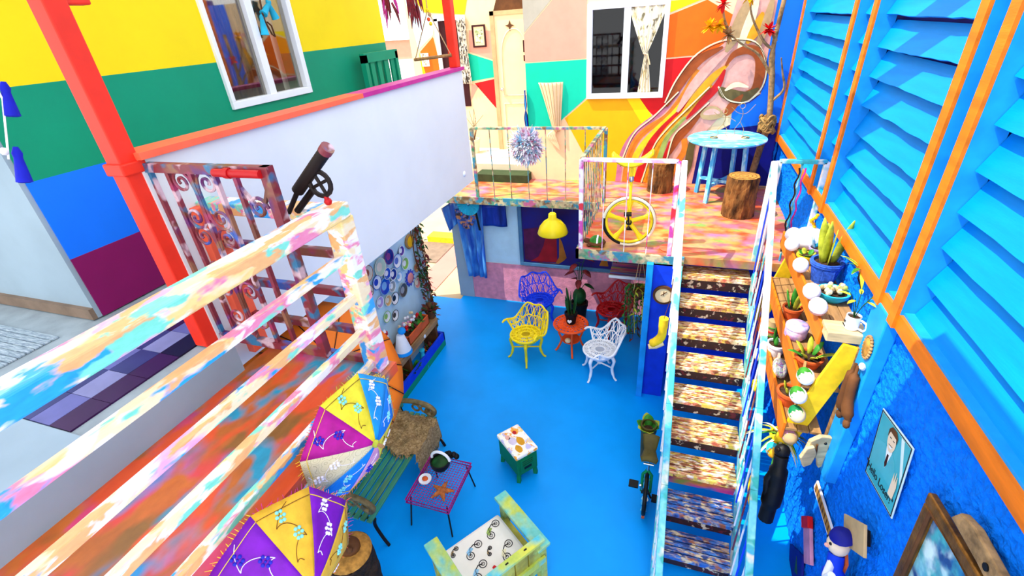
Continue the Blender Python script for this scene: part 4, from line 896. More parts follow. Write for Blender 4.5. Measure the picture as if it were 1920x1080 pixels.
hexs = {'purple': '#5a3a9a', 'navy': '#1a2a8a', 'plum': '#8a3a8a', 'white': '#f2f4f4', 'blue': '#4a7ad0', 'lime green': '#8ac05a', 'pale green': '#c0d8c0', 'cream': '#f0e4c8', 'floral cream': '#e8d8c0', 'rust': '#b0603a', 'cobalt': '#1c4ac0', 'sky': '#7ab8e8', 'grey': '#9aa0a0', 'charcoal': '#4a4a48', 'pink': '#e08a8a', 'tan': '#d8a86a', 'black': '#202020', 'lilac': '#b09ad0'}
for n_, c in hexs.items(): mat('glaze_'+n_, c, .2, var=.05, spec=.6)
sc = 3.78/3.62
from collections import Counter
seen = Counter((a, b) for _, _, _, a, b in plates)
near = {0: 'just under the balcony edge', 7: 'beside a white-centred cobalt plate'}
for i, (y, z, r, a, b_) in enumerate(plates):
    y2 = y*sc; z2 = 4.8-(4.8-z)*sc
    lab = f'{a} glazed wall plate with {b_} centre on the pale blue wall'
    if seen[(a, b_)] > 1: lab += ', ' + ('the larger' if r > .1 else 'the smaller')
    t = thing('wall_plate', lab, 'plate', (-3.797, y2, z2), 0, 'decorative plates on the pale blue wall')
    R = at((0, 0, 0), rot(0, PI/2))
    MB().lathe([(.001, .004), (r*.6, .004), (r*.66, .008), (r, .028), (r, .034), (r*.68, .015), (r*.001, .013)], 24, R, cap=False).build('dish', 'glaze_'+a, t, True)
    MB().lathe([(r*.001, .0145), (r*.5, .0145)], 20, R, cap=False).build('centre', 'glaze_'+b_, t)
    MB().tube([tuple(R @ V(r*math.cos(q*PI/12), r*math.sin(q*PI/12), .032)) for q in range(24)], .005, 5, True).build('rim_line', 'glaze_'+b_, t, True)
t = thing('sun_plaque', 'blue sunburst plaque with pink face among the wall plates', 'plaque', (-3.795, 5.4*sc, 4.8-(4.8-1.51)*sc)); R = at((0, 0, 0), rot(PI/2, 0, PI/2))
MB().prism([((.14 if a % 2 == 0 else .095)*math.cos(a*PI/12), (.14 if a % 2 == 0 else .095)*math.sin(a*PI/12)) for a in range(24)], .02, R).build('rays', 'glaze_cobalt', t)
MB().lathe([(.085, .02), (.07, .04), (.001, .045)], 20, R, cap=False).build('face', 'glaze_pink', t, True)
t = thing('sun_plaque', 'golden sun plaque high on the vine-covered wall edge', 'plaque', (-3.795, 5.56*sc, 4.8-(4.8-2.04)*sc))
MB().lathe([(.11, 0), (.10, .03), (.001, .045)], 20, R, cap=False).build('face', 'gold_wall', t, True); MB().tube([tuple(R @ V(.1*math.cos(q*PI/12), .1*math.sin(q*PI/12), .02)) for q in range(24)], .02, 6, True).build('rim', 'wood', t, True)
t = thing('climbing_vine', 'dry leafy vine climbing the edge of the plate wall', 'vine', (-3.78, 6.02, 0))
for k in range(5): MB().tube(spline([(0, random.uniform(-.1, .12), 0), (0.02, random.uniform(-.2, .15), .8), (.02, random.uniform(-.2, .15), 1.6), (.02, random.uniform(-.25, .1), 2.4)], 6), .008, 5).build('stem', 'brown', t)
for m, n in (('leaf_dark', 130), ('brown', 70), ('leaf_red', 70)):
    b = MB()
    for _ in range(n):
        z = random.uniform(.2, 2.5); leafblade(b, (random.uniform(0, .06), random.uniform(-.28+.08*z, .16), z), (random.uniform(.1, 1), random.uniform(-1, 1), random.uniform(-1, .4)), random.uniform(.05, .09), .045, .3, 2)
    b.build('foliage', m, t)['kind'] = 'stuff'
t = thing('planter_bench', 'stepped timber planter bench with blue plinth below the wall plates', 'planter', (-3.5, 5.0, 0))
b = MB().bb((.02, -1.2, 0), (.06, .82, .26)).bb((-.28, .78, 0), (.06, .82, .26)); b.build('plinth', 'deep_blue', t, bevel=.006)
MB().bb((.06, -1.2, .0), (.064, .8, .11)).build('plinth_stripe', 'green_wall', t)
MB().bb((-.10, -1.1, .60), (.02, .72, .63)).build('shelf_plank', 'wood', t, bevel=.004); MB().bb((-.29, -1.1, .60), (-.11, .72, .63)).build('shelf_plank', 'brown', t, bevel=.004); MB().bb((.0, -1.1, .50), (.03, .72, .60)).build('fascia_board', 'wood', t, bevel=.004)
for y in (-1.05, -.2, .68): MB().bb((-.26, y-.03, 0), (-.0, y+.03, .60)).build('support', 'brown', t)
MB().tube([(.036, .25, .56), (.042, .25, .56)], .03, 12).build('white_badge', 'white', t)
def planted(label, name, loc, r, h, m, leaf, n, L, wd, spread, fl=None, bend=.3):
    t = thing(name, label, 'plant', loc); pot(t, r, h, m)
    for k in range(n):
        a = 2*PI*k/n+random.uniform(-.3, .3); b = MB(); e = random.uniform(.4, 1)
        leafblade(b, (r*.4*math.cos(a), r*.4*math.sin(a), h*.85), (math.cos(a)*spread*e, math.sin(a)*spread*e, 1), L*random.uniform(.7, 1.1), wd, bend, 5); b.build('leaf', leaf[k % len(leaf)], t, True, solid=.003)
    if fl:
        for k in range(10): MB().ball((random.uniform(-r, r), random.uniform(-r, r), h+L*random.uniform(.5, .9)), .022, 8).build('flower', fl[k % len(fl)], t, True)
    return t
# trough of flowers
t = thing('flower_trough', 'terracotta trough of white and red flowers on the planter bench', 'plant', (-3.6, 5.20, .63))
MB().bb((-.10, -.32, 0), (.10, .32, .02)).bb((.08, -.32, 0), (.10, .32, .16)).bb((-.10, -.32, 0), (-.08, .32, .16)).bb((-.10, -.32, 0), (.10, -.30, .16)).bb((-.10, .30, 0), (.10, .32, .16)).build('trough', 'terracotta', t, bevel=.005); MB().bb((-.08, -.30, .1), (.08, .30, .13)).build('soil', 'soil', t)
for k in range(26):
    b = MB(); leafblade(b, (random.uniform(-.06, .06), random.uniform(-.28, .28), .13), (random.uniform(-.8, .8), random.uniform(-.8, .8), 1), .16, .05, .5, 4); b.build('leaf', ['leaf', 'leaf_dark', 'leaf_red'][k % 3], t, True)
for k in range(30): MB().ball((random.uniform(-.07, .09), random.uniform(-.3, .1), random.uniform(.24, .36)), .024, 8).build('flower', ['white', 'pink_strip', 'cream', 'red_paint'][k % 4], t, True)
t = thing('cone_ornament', 'white cone ornament with blue collar and blue cap on the planter bench', 'ornament', (-3.52, 4.72, .63))
MB().lathe([(.12, 0), (.125, .03), (.06, .30), (.05, .32), (.001, .33)], 20, cap=False).build('cone', 'white', t, True); MB().lathe([(.128, .0), (.133, .02), (.122, .055), (.115, .055)], 20).build('collar', 'pilaster_blue', t, True); MB().ball((.02, .03, .37), (.06, .06, .055), 12).build('cap', 'pilaster_blue', t, True)
planted('leafy green plant in clay pot on the plinth of the planter bench', 'potted_plant', (-3.55, 4.85, 0.0), .10, .16, 'terracotta', ['leaf', 'leaf_dark'], 22, .26, .06, .9)
planted('bare clay pot of dry stems at the plinth end of the planter bench', 'potted_plant', (-3.54, 4.35, 0.0), .11, .15, 'terracotta', ['leaf_red', 'brown'], 8, .1, .02, .5)
planted('clay pot with sparse shoots at the plinth corner by the passage', 'potted_plant', (-3.55, 5.48, 0.0), .10, .16, 'terracotta', ['leaf_red', 'leaf_dark'], 10, .16, .03, .7)
planted('dense reddish dry shrub in the planter end by the passage', 'potted_plant', (-3.55, 5.68, .63), .09, .15, 'brown', ['leaf_red', 'brown', 'leaf_dark'], 40, .22, .05, 1.1, None, .5)
tag(MB().lathe([(.06, 0), (.07, .02), (.05, .2), (.03, .3), (.05, .36), (.001, .37)], 14, at((-3.50, 5.15, 0)), cap=False).build('garden_bottle', 'turquoise', None, True), 'turquoise bottle-shaped ornament standing on the planter plinth', 'ornament')
t = thing('gnome_figure', 'small gnome figurine in red and white on the planter bench', 'figurine', (-3.56, 4.34, .63))
MB().lathe([(.06, 0), (.07, .05), (.05, .16), (.03, .19), (.045, .22), (.05, .25), (.03, .28)], 14, cap=False).build('body', 'red_paint', t, True); MB().lathe([(.05, .26), (.03, .33), (.001, .42)], 14, cap=False).build('hat', 'red_paint', t, True); MB().ball((.03, 0, .24), (.035, .03, .04), 10).build('beard', 'white', t, True)
t = thing('parrot_figure', 'tall red and white striped bird ornament on the planter bench', 'ornament', (-3.6, 4.50, .63))
MB().lathe([(.03, 0), (.045, .12), (.05, .3), (.04, .42), (.02, .52), (.001, .55)], 12, cap=False).build('body', 'white', t, True)
for k in range(5): MB().lathe([(.052-.003*k, .1+.09*k), (.054-.003*k, .14+.09*k)], 12).build('stripe', 'crimson_paint', t, True)
t = thing('wall_lantern', 'rusty brown lantern hanging at the shaded end of the plate wall', 'lantern', (-3.72, 4.42, 1.55))
MB().lathe([(.09, 0), (.1, .02), (.08, .2), (.12, .24), (.02, .34), (.001, .35)], 8, cap=False).build('body', 'brown', t); MB().tube([(0, 0, .34), (-.08, 0, .45)], .006, 5).build('hook', 'iron', t)
planted('white and green flowering plant at the shaded end of the planter bench', 'potted_plant', (-3.62, 4.15, .63), .08, .14, 'brown', ['leaf', 'leaf_dark'], 18, .3, .06, .9, ['white', 'cream'])
# ================================================================ bench, burlap, wire table, box stool, pallet chair, log
splash('bench_green', ['#2a8058', '#35906c', '#247050', '#6a9060', '#2a8a74'], 3, (3, .6, 3), .5, .1)
mat('pewter', '#8a7850', .45, .3, var=.25, scale=14)
mat('bark_dark', '#3a2616', .9, var=.4, scale=14, bump=1, bscale=18, bd=.05)
t = thing('garden_bench', 'green slatted garden bench with scrolled iron arms', 'bench', (-2.79, 2.98, 0))
for k in range(6): MB().bb((-.24+.08*k, -.68, .42), (-.24+.08*k+.060, .84, .445)).build('seat_slat', 'bench_green', t, bevel=.005)
for k in range(4): MB().bb((-.27-.02*k, -.68, .52+.1*k), (-.245-.02*k, .84, .60+.1*k)).build('back_slat', 'bench_green', t, bevel=.005)
for y in (-.62, .78):
    MB().tube(spline([(.3, y, 0), (.25, y, .12), (.2, y, .3), (.22, y, .42)], 5), .018, 8).build('leg', 'iron', t, True); MB().tube(spline([(-.3, y, 0), (-.25, y, .2), (-.24, y, .42), (-.33, y, .95)], 5), .018, 8).build('leg', 'iron', t, True)
    MB().tube([(-.24, y, .40), (.22, y, .40)], .016, 8).build('seat_bearer', 'iron', t, True)
    MB().tube(spline([(-.27, y, .66), (-.05, y, .70), (.15, y, .68), (.24, y, .60), (.2, y, .53), (.13, y, .57), (.16, y, .62)], 5), .032, 8).build('arm', 'pewter', t, True)
    for c in (-.02, .10): MB().tube([(c+.05*math.cos(a*PI/6), y, .60+.05*math.sin(a*PI/6)) for a in range(12)], .014, 6, True).build('scroll', 'pewter', t, True)
splash('burlap', ['#b4925e', '#9a7a4c', '#c8a878', '#8a6a40'], 40, (1, 1, 1), .95, .08, .9)
t = thing('burlap_cloth', 'coarse brown burlap cloth with frayed hem thrown over the bench end', 'cloth', (-2.79, 3.45, .45))
def bur(u, v):
    x = -.27+.62*u; y = -.32+.60*v+.05*math.sin(u*9)*(1-v)+.03*math.sin(u*4)
    z = .035+.03*noise.noise(V(u*9, v*4, 1))+.09*max(0, noise.noise(V(u*4+4, v*5, 2)))+.03*math.sin(v*16+u*5)*v
    if x > .24: z -= (x-.24)*2.6; x = .24+(x-.24)*.35+.035
    if x < -.22: z += (-.22-x)*3
    return (x, y, z)
MB().grid(bur, 40, 40).build('sheet', 'burlap', t, True, solid=.012)
b = MB()
for k in range(90):
    p = Vector(bur(random.random(), 0)) if k % 2 else Vector(bur(1, random.random())); b.tube([tuple(p), tuple(p+V(random.uniform(-.02, .04), random.uniform(-.05, .01), random.uniform(-.06, -.02)))], [.006, .003], 4)
b.build('frayed_hem', 'burlap', t)['kind'] = 'stuff'
t = thing('wire_table', 'low magenta wire mesh table with thin splayed legs', 'table', (-2.12, 2.96, 0)); mat('magenta_wire', '#a81c7a', .4, .2, var=.1)
hw, hl = .25, .31
b = MB().tube([(-hw, -hl, .42), (hw, -hl, .42), (hw, hl, .42), (-hw, hl, .42)], .012, 6, True).tube([(-hw, -hl, .37), (hw, -hl, .37), (hw, hl, .37), (-hw, hl, .37)], .010, 6, True); b.build('frame', 'magenta_wire', t)
b = MB()
for k in range(1, 16): b.tube([(-hw+2*hw*k/16, -hl, .42), (-hw+2*hw*k/16, hl, .42)], .0035, 4)
for k in range(1, 20): b.tube([(-hw, -hl+2*hl*k/20, .42), (hw, -hl+2*hl*k/20, .42)], .0035, 4)
for k in range(24): b.tube([(-hw+2*hw*k/24, -hl, .42), (-hw+2*hw*k/24, -hl, .37)], .0035, 4); b.tube([(hw, -hl+2*hl*k/24, .42), (hw, -hl+2*hl*k/24, .37)], .0035, 4)
b.build('mesh_top', 'magenta_wire', t)
for sx in (-1, 1):
    for sy in (-1, 1): MB().tube([(sx*hw*.85, sy*hl*.85, .41), (sx*hw*1.0, sy*hl*1.05, 0)], .009, 6).build('leg', 'iron', t, True)
t = thing('basket_planter', 'round dark basket planter with arched white handle on the wire table', 'basket', (-2.17, 3.12, .432))
MB().lathe([(.07, 0), (.11, .06), (.115, .12), (.10, .12), (.095, .07)], 18).build('bowl', 'black', t, True); MB().lathe([(.098, .095), (.05, .12), (.001, .125)], 14, cap=False).build('moss', 'leaf_dark', t, True)
MB().tube([(.11*math.cos(a*PI/12), .02, .12+.11*math.sin(a*PI/12)) for a in range(13)], .016, 8).build('handle', 'white', t, True)
for k in range(5): MB().ball((.04+.03*k, .10, .12+.02*(k % 2)), .035, 8).build('black_berry', 'black', t, True)
t = thing('small_dish', 'small white dish with terracotta tart on the wire table', 'dish', (-2.27, 2.92, .428)); MB().lathe([(.03, 0), (.07, .015), (.072, .03), (.05, .022), (.001, .02)], 18, cap=False).build('dish', 'white', t, True); MB().ball((0, 0, .03), (.035, .03, .022), 10).build('filling', 'terracotta', t, True)
t = thing('starfish', 'dried orange starfish on the wire table', 'starfish', (-2.02, 2.83, .436)); mat('starfish_skin', '#c8703a', .85, var=.25, scale=30, bump=.6)
for k in range(5):
    a = 2*PI*k/5+.3; MB().tube([(0, 0, .022), (.06*math.cos(a), .06*math.sin(a), .02), (.13*math.cos(a), .13*math.sin(a), .008)], [.034, .026, .007], 8).build('arm', 'starfish_skin', t, True)
# green box stool with printed cushion
mat('stool_green', '#0a8248', .5, var=.12)
splash('cushion_print', ['#fbf4e4', '#ffffff', '#f6d890', '#f8a83a', '#c8c0e8', '#fbf4e4'], 9, (1, 1, 1), .8, .02, .1, .6)
A_ = math.atan2(-.30, .36); t = thing('box_stool', 'green wooden box stool with printed cloth cushion', 'stool', (-1.45, 3.70, 0), A_)
MB().bb((-.21, -.14, .12), (.21, .14, .40)).build('box', 'stool_green', t, bevel=.008)
for sx in (-1, 1):
    for sy in (-1, 1): MB().beam((sx*.18, sy*.11, .13), (sx*.19, sy*.12, 0), .045, .045).build('leg', 'stool_green', t)
MB().bb((-.225, -.155, .40), (.225, .155, .455)).build('cushion', 'cushion_print', t, bevel=.018)
for m, x, y, w1, w2 in (('r_amber', .03, .03, .07, .045), ('pale_lilac', -.02, -.05, .06, .05), ('r_amber', .12, -.05, .06, .04), ('r_red', -.12, .04, .03, .025), ('r_pink', -.10, -.07, .04, .03)):
    MB().prism([(x+w1*math.cos(a*PI/5)*(1+.15*math.sin(3*a)), y+w2*math.sin(a*PI/5)) for a in range(10)], .002, at((0, 0, .455))).build('printed_patch', m, t)
MB().bb((.21, -.10, .16), (.218, .10, .36)).build('drawer_front', 'stool_green', t, bevel=.004); MB().bb((.217, -.05, .20), (.222, .05, .235)).build('slot', 'black', t)
for z in (.27, .30, .33): MB().bb((.217, -.07, z-.004), (.2215, .07, z+.004)).build('carved_line', 'leaf_dark', t)
# pallet armchair with bicycle-print cushion
splash('pallet_paint', ['#c8d45a', '#8ad0a0', '#d8d848', '#48c0d0', '#b8c848', '#6ac8b8'], 3.2, (1, 1, 1), .55, .08, .12, .55)
splash('pallet_olive', ['#b8b03a', '#a89a30', '#c8c04a', '#90882a', '#a8c060'], 4, (1, 1, 1), .6, .06, .2)
fd_ = V(.56, -.40); A_ = math.atan2(fd_.y, fd_.x); t = thing('pallet_armchair', 'chunky pallet wood armchair painted lime and turquoise', 'armchair', (-1.30, 2.33, 0), A_)
# local x towards the backrest, local y across
for s in (-1, 1):
    MB().bb((-.36, s*.40-.07, .56), (.36, s*.40+.07, .60)).build('arm', 'pallet_paint', t, bevel=.006)
    for x in (-.30, .30): MB().bb((x-.04, s*.40-.035, 0), (x+.04, s*.40+.035, .56)).build('leg', 'pallet_olive', t, bevel=.004)
    MB().bb((-.32, s*.38-.02, .22), (.32, s*.38+.02, .32)).build('side_rail', 'pallet_olive', t)
for k in range(5): MB().bb((-.30, -.36+.147*k, .30), (.30, -.36+.147*k+.13, .325)).build('seat_slat', 'pallet_olive', t)
for k in range(5): MB().bb((.31, -.36+.147*k, .25), (.345, -.36+.147*k+.135, .70)).build('back_slat', 'pallet_olive', t, bevel=.004)
MB().bb((.30, -.40, .70), (.375, .40, .735)).build('top_rail', 'pallet_paint', t, bevel=.005); MB().bb((.345, -.40, .38), (.37, .40, .46)).build('back_batten', 'pallet_paint', t)
for y in (-.2, 0, .2): MB().box((.338, y, .737), (.012, .03, .006)).build('nail_mark', 'black', t)
t2 = thing('seat_cushion', 'white cushion printed with bicycles and scooters on the pallet armchair', 'cushion', (-1.30, 2.33, .326), A_)
mat('cushion_white', '#fbf2e2', .85, var=.03)
MB().bb((-.30, -.32, 0), (.28, .32, .10)).build('pad', 'cushion_white', t2, bevel=.03)
def bike(x, y, s, a, m):
    b = MB(); z = .1035; T = at((x, y, z), rot(0, 0, a))
    for c in (-.5, .5): b.tube([(s*(c+.28*math.cos(q*PI/7)), s*.28*math.sin(q*PI/7), 0) for q in range(14)], .004, 4, True, T); b.tube([(s*(c+.12*math.cos(q*PI/5)), s*.12*math.sin(q*PI/5), 0) for q in range(10)], .003, 4, True, T)
    b.tube([(-s*.5, 0, 0), (-s*.1, s*.35, 0), (s*.3, s*.3, 0), (s*.5, 0, 0)], .005, 4, False, T); b.build('printed_bicycle', 'charcoal_line', t2)
    MB().prism([(-s*.6, s*.1), (-s*.45, s*.4), (0, s*.42), (s*.05, s*.12)], .002, T).build('printed_body', m, t2)
mat('charcoal_line', '#3a3434', .8, var=.05)
for q in ((-.18, .18, .13, 2.2, 'r_green'), (-.12, -.08, .13, 2.0, 'sky_strip'), (.08, .17, .13, 2.4, 'r_line'), (.08, -.14, .13, 2.2, 'sky_strip'), (-.22, -.24, .07, 2.2, 'r_tan'), (.2, .0, .09, 2.0, 'r_line'), (-.02, .03, .06, 2.5, 'r_tan')): bike(*q)
MB().prism([(-.02, -.015), (.02, -.015), (.02, .015), (-.02, .015)], .003, at((.14, -.02, .1025), rot(0, 0, .3))).build('printed_badge', 'red_paint', t2)
# carved log by the bench
t = thing('carved_log', 'dark log stool with carved brown face on its top, below the purple parasol', 'log', (-2.38, 1.80, 0))
def lg(u, v):
    a = 2*PI*v; r = .20*(1+.08*noise.noise(V(math.cos(a)*3, math.sin(a)*3, u*4))); return (r*math.cos(a), r*math.sin(a), u*.82)
MB().grid(lg, 18, 36).build('trunk', 'bark_dark', t, True); MB().lathe([(.2, .82), (.17, .86), (.001, .87)], 24, cap=False).build('top_face', 'endgrain', t, True)
MB().ball((0, .02, .88), (.11, .09, .07), 14).build('carved_head', 'brown', t, True); MB().ball((.06, -.03, .93), (.03, .03, .03), 8).ball((-.04, -.05, .93), (.03, .03, .03), 8).build('carved_ear', 'brown', t, True)
# ================================================================ things on the stucco wall
def WT(a=0): return Matrix(((0, 0, -1, 0), (-1, 0, 0, 0), (0, 1, 0, 0), (0, 0, 0, 1))) @ rot(0, 0, a)
def wall_thing(name, label, cat, y, z, a=0, x=1.482):
    t = thing(name, label, cat); t.matrix_world = Matrix.Translation(V(x, y, z)) @ WT(a); return t
# tin sign: local x to the reader's right, y up, z off the wall
mat('sign_teal', '#3ab4c4', .35, var=.06); mat('sign_pale', '#d8f0ee', .35, var=.03); mat('skin_ink', '#f2d8b8', .5, var=.04); mat('ink', '#101418', .5, var=.02); mat('sign_suit', '#4ab8c8', .4, var=.06)
t = wall_thing('tin_sign', 'turquoise tin sign of a grinning man lettered Hello Loser on the blue stucco', 'sign', 2.655, 2.20, .21)
MB().bb((-.225, -.255, 0), (.225, .255, .008)).build('plate', 'sign_pale', t, bevel=.003)
MB().bb((-.205, -.235, .008), (.205, .235, .010)).build('picture_field', 'sign_teal', t)
b = MB()
for q in (((-.216, -.246), (.216, -.242)), ((-.216, .242), (.216, .246)), ((-.216, -.246), (-.212, .246)), ((.212, -.246), (.216, .246))): b.bb((*q[0], .008), (*q[1], .0115))
b.build('border_line', 'ink', t)
def flat(p, m, z, name): MB().prism(p, .0012, at((0, 0, z))).build(name, m, t)
flat([(-.205, -.11), (-.205, .02), (-.16, .06), (-.06, .09), (.0, .02), (.05, .08), (.1, .05), (.13, -.02), (.13, -.11)], 'sign_suit', .0105, 'suit')
flat([(-.04, .085), (.0, -.05), (.04, .08), (.03, .11), (-.02, .11)], 'white', .0115, 'shirt'); flat([(-.008, .05), (.012, .05), (.016, -.02), (.0, -.045), (-.014, -.02)], 'maroon', .0125, 'necktie')
flat([(.055*math.cos(a*PI/8)+.0, .145+.075*math.sin(a*PI/8)) for a in range(16)], 'skin_ink', .0122, 'face'); flat([(-.06, .15), (-.062, .20), (-.03, .232), (.03, .232), (.062, .20), (.058, .16), (.045, .19), (-.04, .195)], 'brown', .0135, 'hair')
for x in (-.02, .024): flat([(x-.01, .158), (x+.01, .158), (x+.01, .163), (x-.01, .163)], 'ink', .0136, 'eye')
flat([(-.022, .11), (.026, .115), (.018, .100), (-.01, .098)], 'white', .0136, 'smile'); flat([(-.024, .112), (.028, .117), (.028, .120), (-.024, .115)], 'ink', .0138, 'mouth_line')
flat([(.12, -.15), (.18, -.15), (.19, -.06), (.175, .01), (.165, -.05), (.155, .03), (.145, -.05), (.13, .01), (.125, -.07)], 'skin_ink', .0140, 'waving_hand')
flat([(.09, .235), (.13, .235), (.205, .05), (.205, -.02)], 'sign_pale', .0108, 'light_beam')
text('"Hello Loser!"', .075, 'ink', t, at((-.02, -.195, .011)), ext=.0012)
t = wall_thing('carved_strip', 'narrow patterned ochre plaque on the blue stucco, below the wooden dog head', 'plaque', 3.1, 1.07, .10)
MB().prism([(-.31, -.02), (-.29, .06), (.29, .05), (.30, -.03), (.27, -.06), (-.29, -.05)], .015).build('board', 'white', t); MB().prism([(-.28, -.03), (-.27, .045), (.27, .035), (.27, -.045)], .018).build('pattern_field', 'endgrain', t)
for k in range(9): MB().bb((-.25+.058*k, -.03, .018), (-.235+.058*k, .03, .0195), rot(0, 0, .0)).build('glyph', 'brown', t)
t = wall_thing('pink_paddle', 'flat pink wooden paddle on the blue stucco near the floor', 'paddle', 3.13, .585, .95)
MB().bb((-.09, -.17, 0), (.09, .20, .03)).build('blade', 'pink_strip', t, bevel=.006); MB().bb((-.095, .12, 0), (.095, .22, .045)).build('head_block', 'red_paint', t, bevel=.006)
# framed picture and driftwood slab
splash('seascape', ['#2a8ab8', '#1a5a9a', '#8ad0d8', '#d8f0ec', '#1c4a88', '#4ab0b8'], 6, (1, 1, 1), .5, .08)
mat('gilt', '#9a6420', .35, .5, var=.3, scale=12, bump=.3)
t = wall_thing('picture_frame', 'gilt framed blue and white painting hung aslant on the blue stucco', 'picture', 1.80, 2.18, .12, 1.46)
W_, H_ = .62, .78; fw = .07
b = MB().bb((-W_/2, -H_/2, 0), (W_/2, -H_/2+fw, .04)).bb((-W_/2, H_/2-fw, 0), (W_/2, H_/2, .04)).bb((-W_/2, -H_/2+fw, 0), (-W_/2+fw, H_/2-fw, .04)).bb((W_/2-fw, -H_/2+fw, 0), (W_/2, H_/2-fw, .04)); b.build('frame', 'gilt', t, bevel=.01)
b = MB().tube([(-W_/2+fw, -H_/2+fw, .035), (W_/2-fw, -H_/2+fw, .035), (W_/2-fw, H_/2-fw, .035), (-W_/2+fw, H_/2-fw, .035)], .012, 6, True); b.build('inner_moulding', 'brown', t)
MB().bb((-W_/2+fw, -H_/2+fw, .005), (W_/2-fw, H_/2-fw, .012)).build('canvas', 'seascape', t)
t = wall_thing('driftwood_slab', 'pale driftwood slab fixed above the gilt frame', 'slab', 1.72, 2.66, .05, 1.46)
MB().prism([(-.24, -.05), (-.2, .03), (-.1, .06), (.1, .05), (.3, .08), (.34, -.02), (.2, -.06), (0, -.045)], .04).build('board', 'driftwood', t, bevel=.008); MB().tube([(.05, .0, .03), (.05, 0, .046)], .018, 10).build('knot', 'black', t)
t = wall_thing('grey_panel', 'small grey box panel standing off the blue stucco', 'panel', 2.50, 1.63, .75-PI/2, 1.485)
MB().bb((-.05, -.03, 0), (.05, .03, .07)).build('bracket', 'black', t); MB().bb((-.10, -.17, .07), (.10, .17, .09)).build('cover', 'tan', t, bevel=.004)
# sailor-style puppet on a board
t = wall_thing('puppet_figure', 'painted puppet with pale round head, blue shirt and cap on the wall', 'puppet', 2.38, 1.33, .1, 1.40)
MB().prism([(-.06, -.30), (.06, -.30), (.08, .05), (0, .12), (-.08, .05)], .02, at((-.14, .0, -.02))).build('backboard', 'terracotta', t)
MB().ball((-.12, .16, .05), (.075, .085, .07), 16).build('head', 'skin_ink', t, True); MB().ball((-.10, .15, .12), (.018, .016, .02), 8).build('nose', 'r_pink', t, True)
for s in (-.15, -.09): MB().ball((s, .18, .108), .012, 8).build('eye', 'ink', t, True)
MB().tube(spline([(-.10, .08, .05), (-.04, -.02, .06), (.0, -.16, .05)], 5), [.05]*5+[.07]*3+[.06]*3, 10).build('shirt', 'deep_blue', t, True)
MB().tube(spline([(-.06, .04, .08), (.04, .0, .13), (.10, .10, .13)], 4), .026, 8).build('arm', 'white', t, True); MB().tube(spline([(-.04, -.04, .08), (.06, -.10, .13), (.0, -.12, .16)], 4), .026, 8).build('arm', 'blue_paint', t, True)
MB().lathe([(.066, 0), (.08, .015), (.06, .05), (.001, .06)], 14, at((-.115, .225, .04), rot(-1.2)), cap=False).build('cap', 'navy', t, True)
MB().tube([(.05, -.18, .04), (.20, -.14, .05)], .05, 10).build('roll', 'turquoise', t, True); MB().tube([(-.02, -.27, .05), (.2, -.26, .05)], .045, 10).build('trousers', 'maroon', t, True)
t = wall_thing('dark_canvas', 'dark green painted canvas low on the blue stucco', 'canvas', 3.15, .10, .75); MB().bb((-.2, -.2, 0), (.2, .2, .02)).build('canvas', 'navy', t); MB().prism([(-.1, -.05), (-.06, .1), (-.02, -.05)], .003, at((.1, .05, .02))).build('painted_leaf', 'leaf_dark', t)
# pilaster ornaments
t = wall_thing('shell_disc', 'ribbed tan oval disc on the light blue pilaster', 'ornament', 3.24, 2.66, 0, 1.405)
MB().lathe([(.001, .02), (.06, .018), (.075, 0)], 20, at((0, 0, 0), Matrix.Diagonal((.8, 1.1, 1, 1))), cap=False).build('disc', 'endgrain', t, True)
for k in range(20): MB().ball((.06*math.cos(k*PI/10), .083*math.sin(k*PI/10), .006), .012, 6).build('bead', 'wood', t, True)
t = wall_thing('carved_lizards', 'pair of brown carved wooden lizards on the light blue pilaster', 'carving', 3.20, 2.28, .25, 1.405)
for s in (-1, 1):
    MB().tube(spline([(s*.02, .22, .02), (s*.035, .08, .035), (s*.05, -.08, .04), (s*.07, -.20, .02)], 5), [.012]*3+[.035]*7+[.04]*4+[.025, .02], 8).build('body', 'brown', t, True); MB().ball((s*.075, -.22, .03), (.03, .04, .025), 8).build('head', 'brown', t, True)
tag(MB().ball((1.395, 3.20, 2.52), (.02, .035, .025), 10).ball((1.38, 3.17, 2.535), (.018, .02, .018), 8).build('bird_ornament', 'white', None, True), 'tiny white bird ornament on the light blue pilaster', 'ornament')
t = thing('dog_head', 'wooden cut-out dog head with long ear on the blue pilaster', 'carving'); t.matrix_world = Matrix.Translation(V(1.33, 3.28, 1.60)) @ rot(PI/2, 0, .35) @ rot(0, 0, .1)
MB().prism([(-.10, .02), (-.08, .12), (.0, .16), (.09, .13), (.12, .04), (.11, -.10), (.07, -.20), (.03, -.22), (.01, -.12), (-.04, -.04)], .035).build('head', 'pale_wood', t, bevel=.008)
MB().prism([(-.16, -.02), (-.12, .08), (-.06, .09), (-.03, .0), (-.06, -.12), (-.12, -.14)], .03, at((0, 0, .036))).build('ear', 'pale_wood', t, bevel=.008)
MB().tube([(-.03, .09, .045), (-.025, -.02, .045), (-.05, -.12, .045)], .008, 6).build('collar_seam', 'brown', t); MB().ball((.04, .08, .037), .012, 8).build('eye', 'black', t, True); MB().ball((.10, -.06, .03), (.02, .025, .02), 8).build('nose', 'brown', t, True)
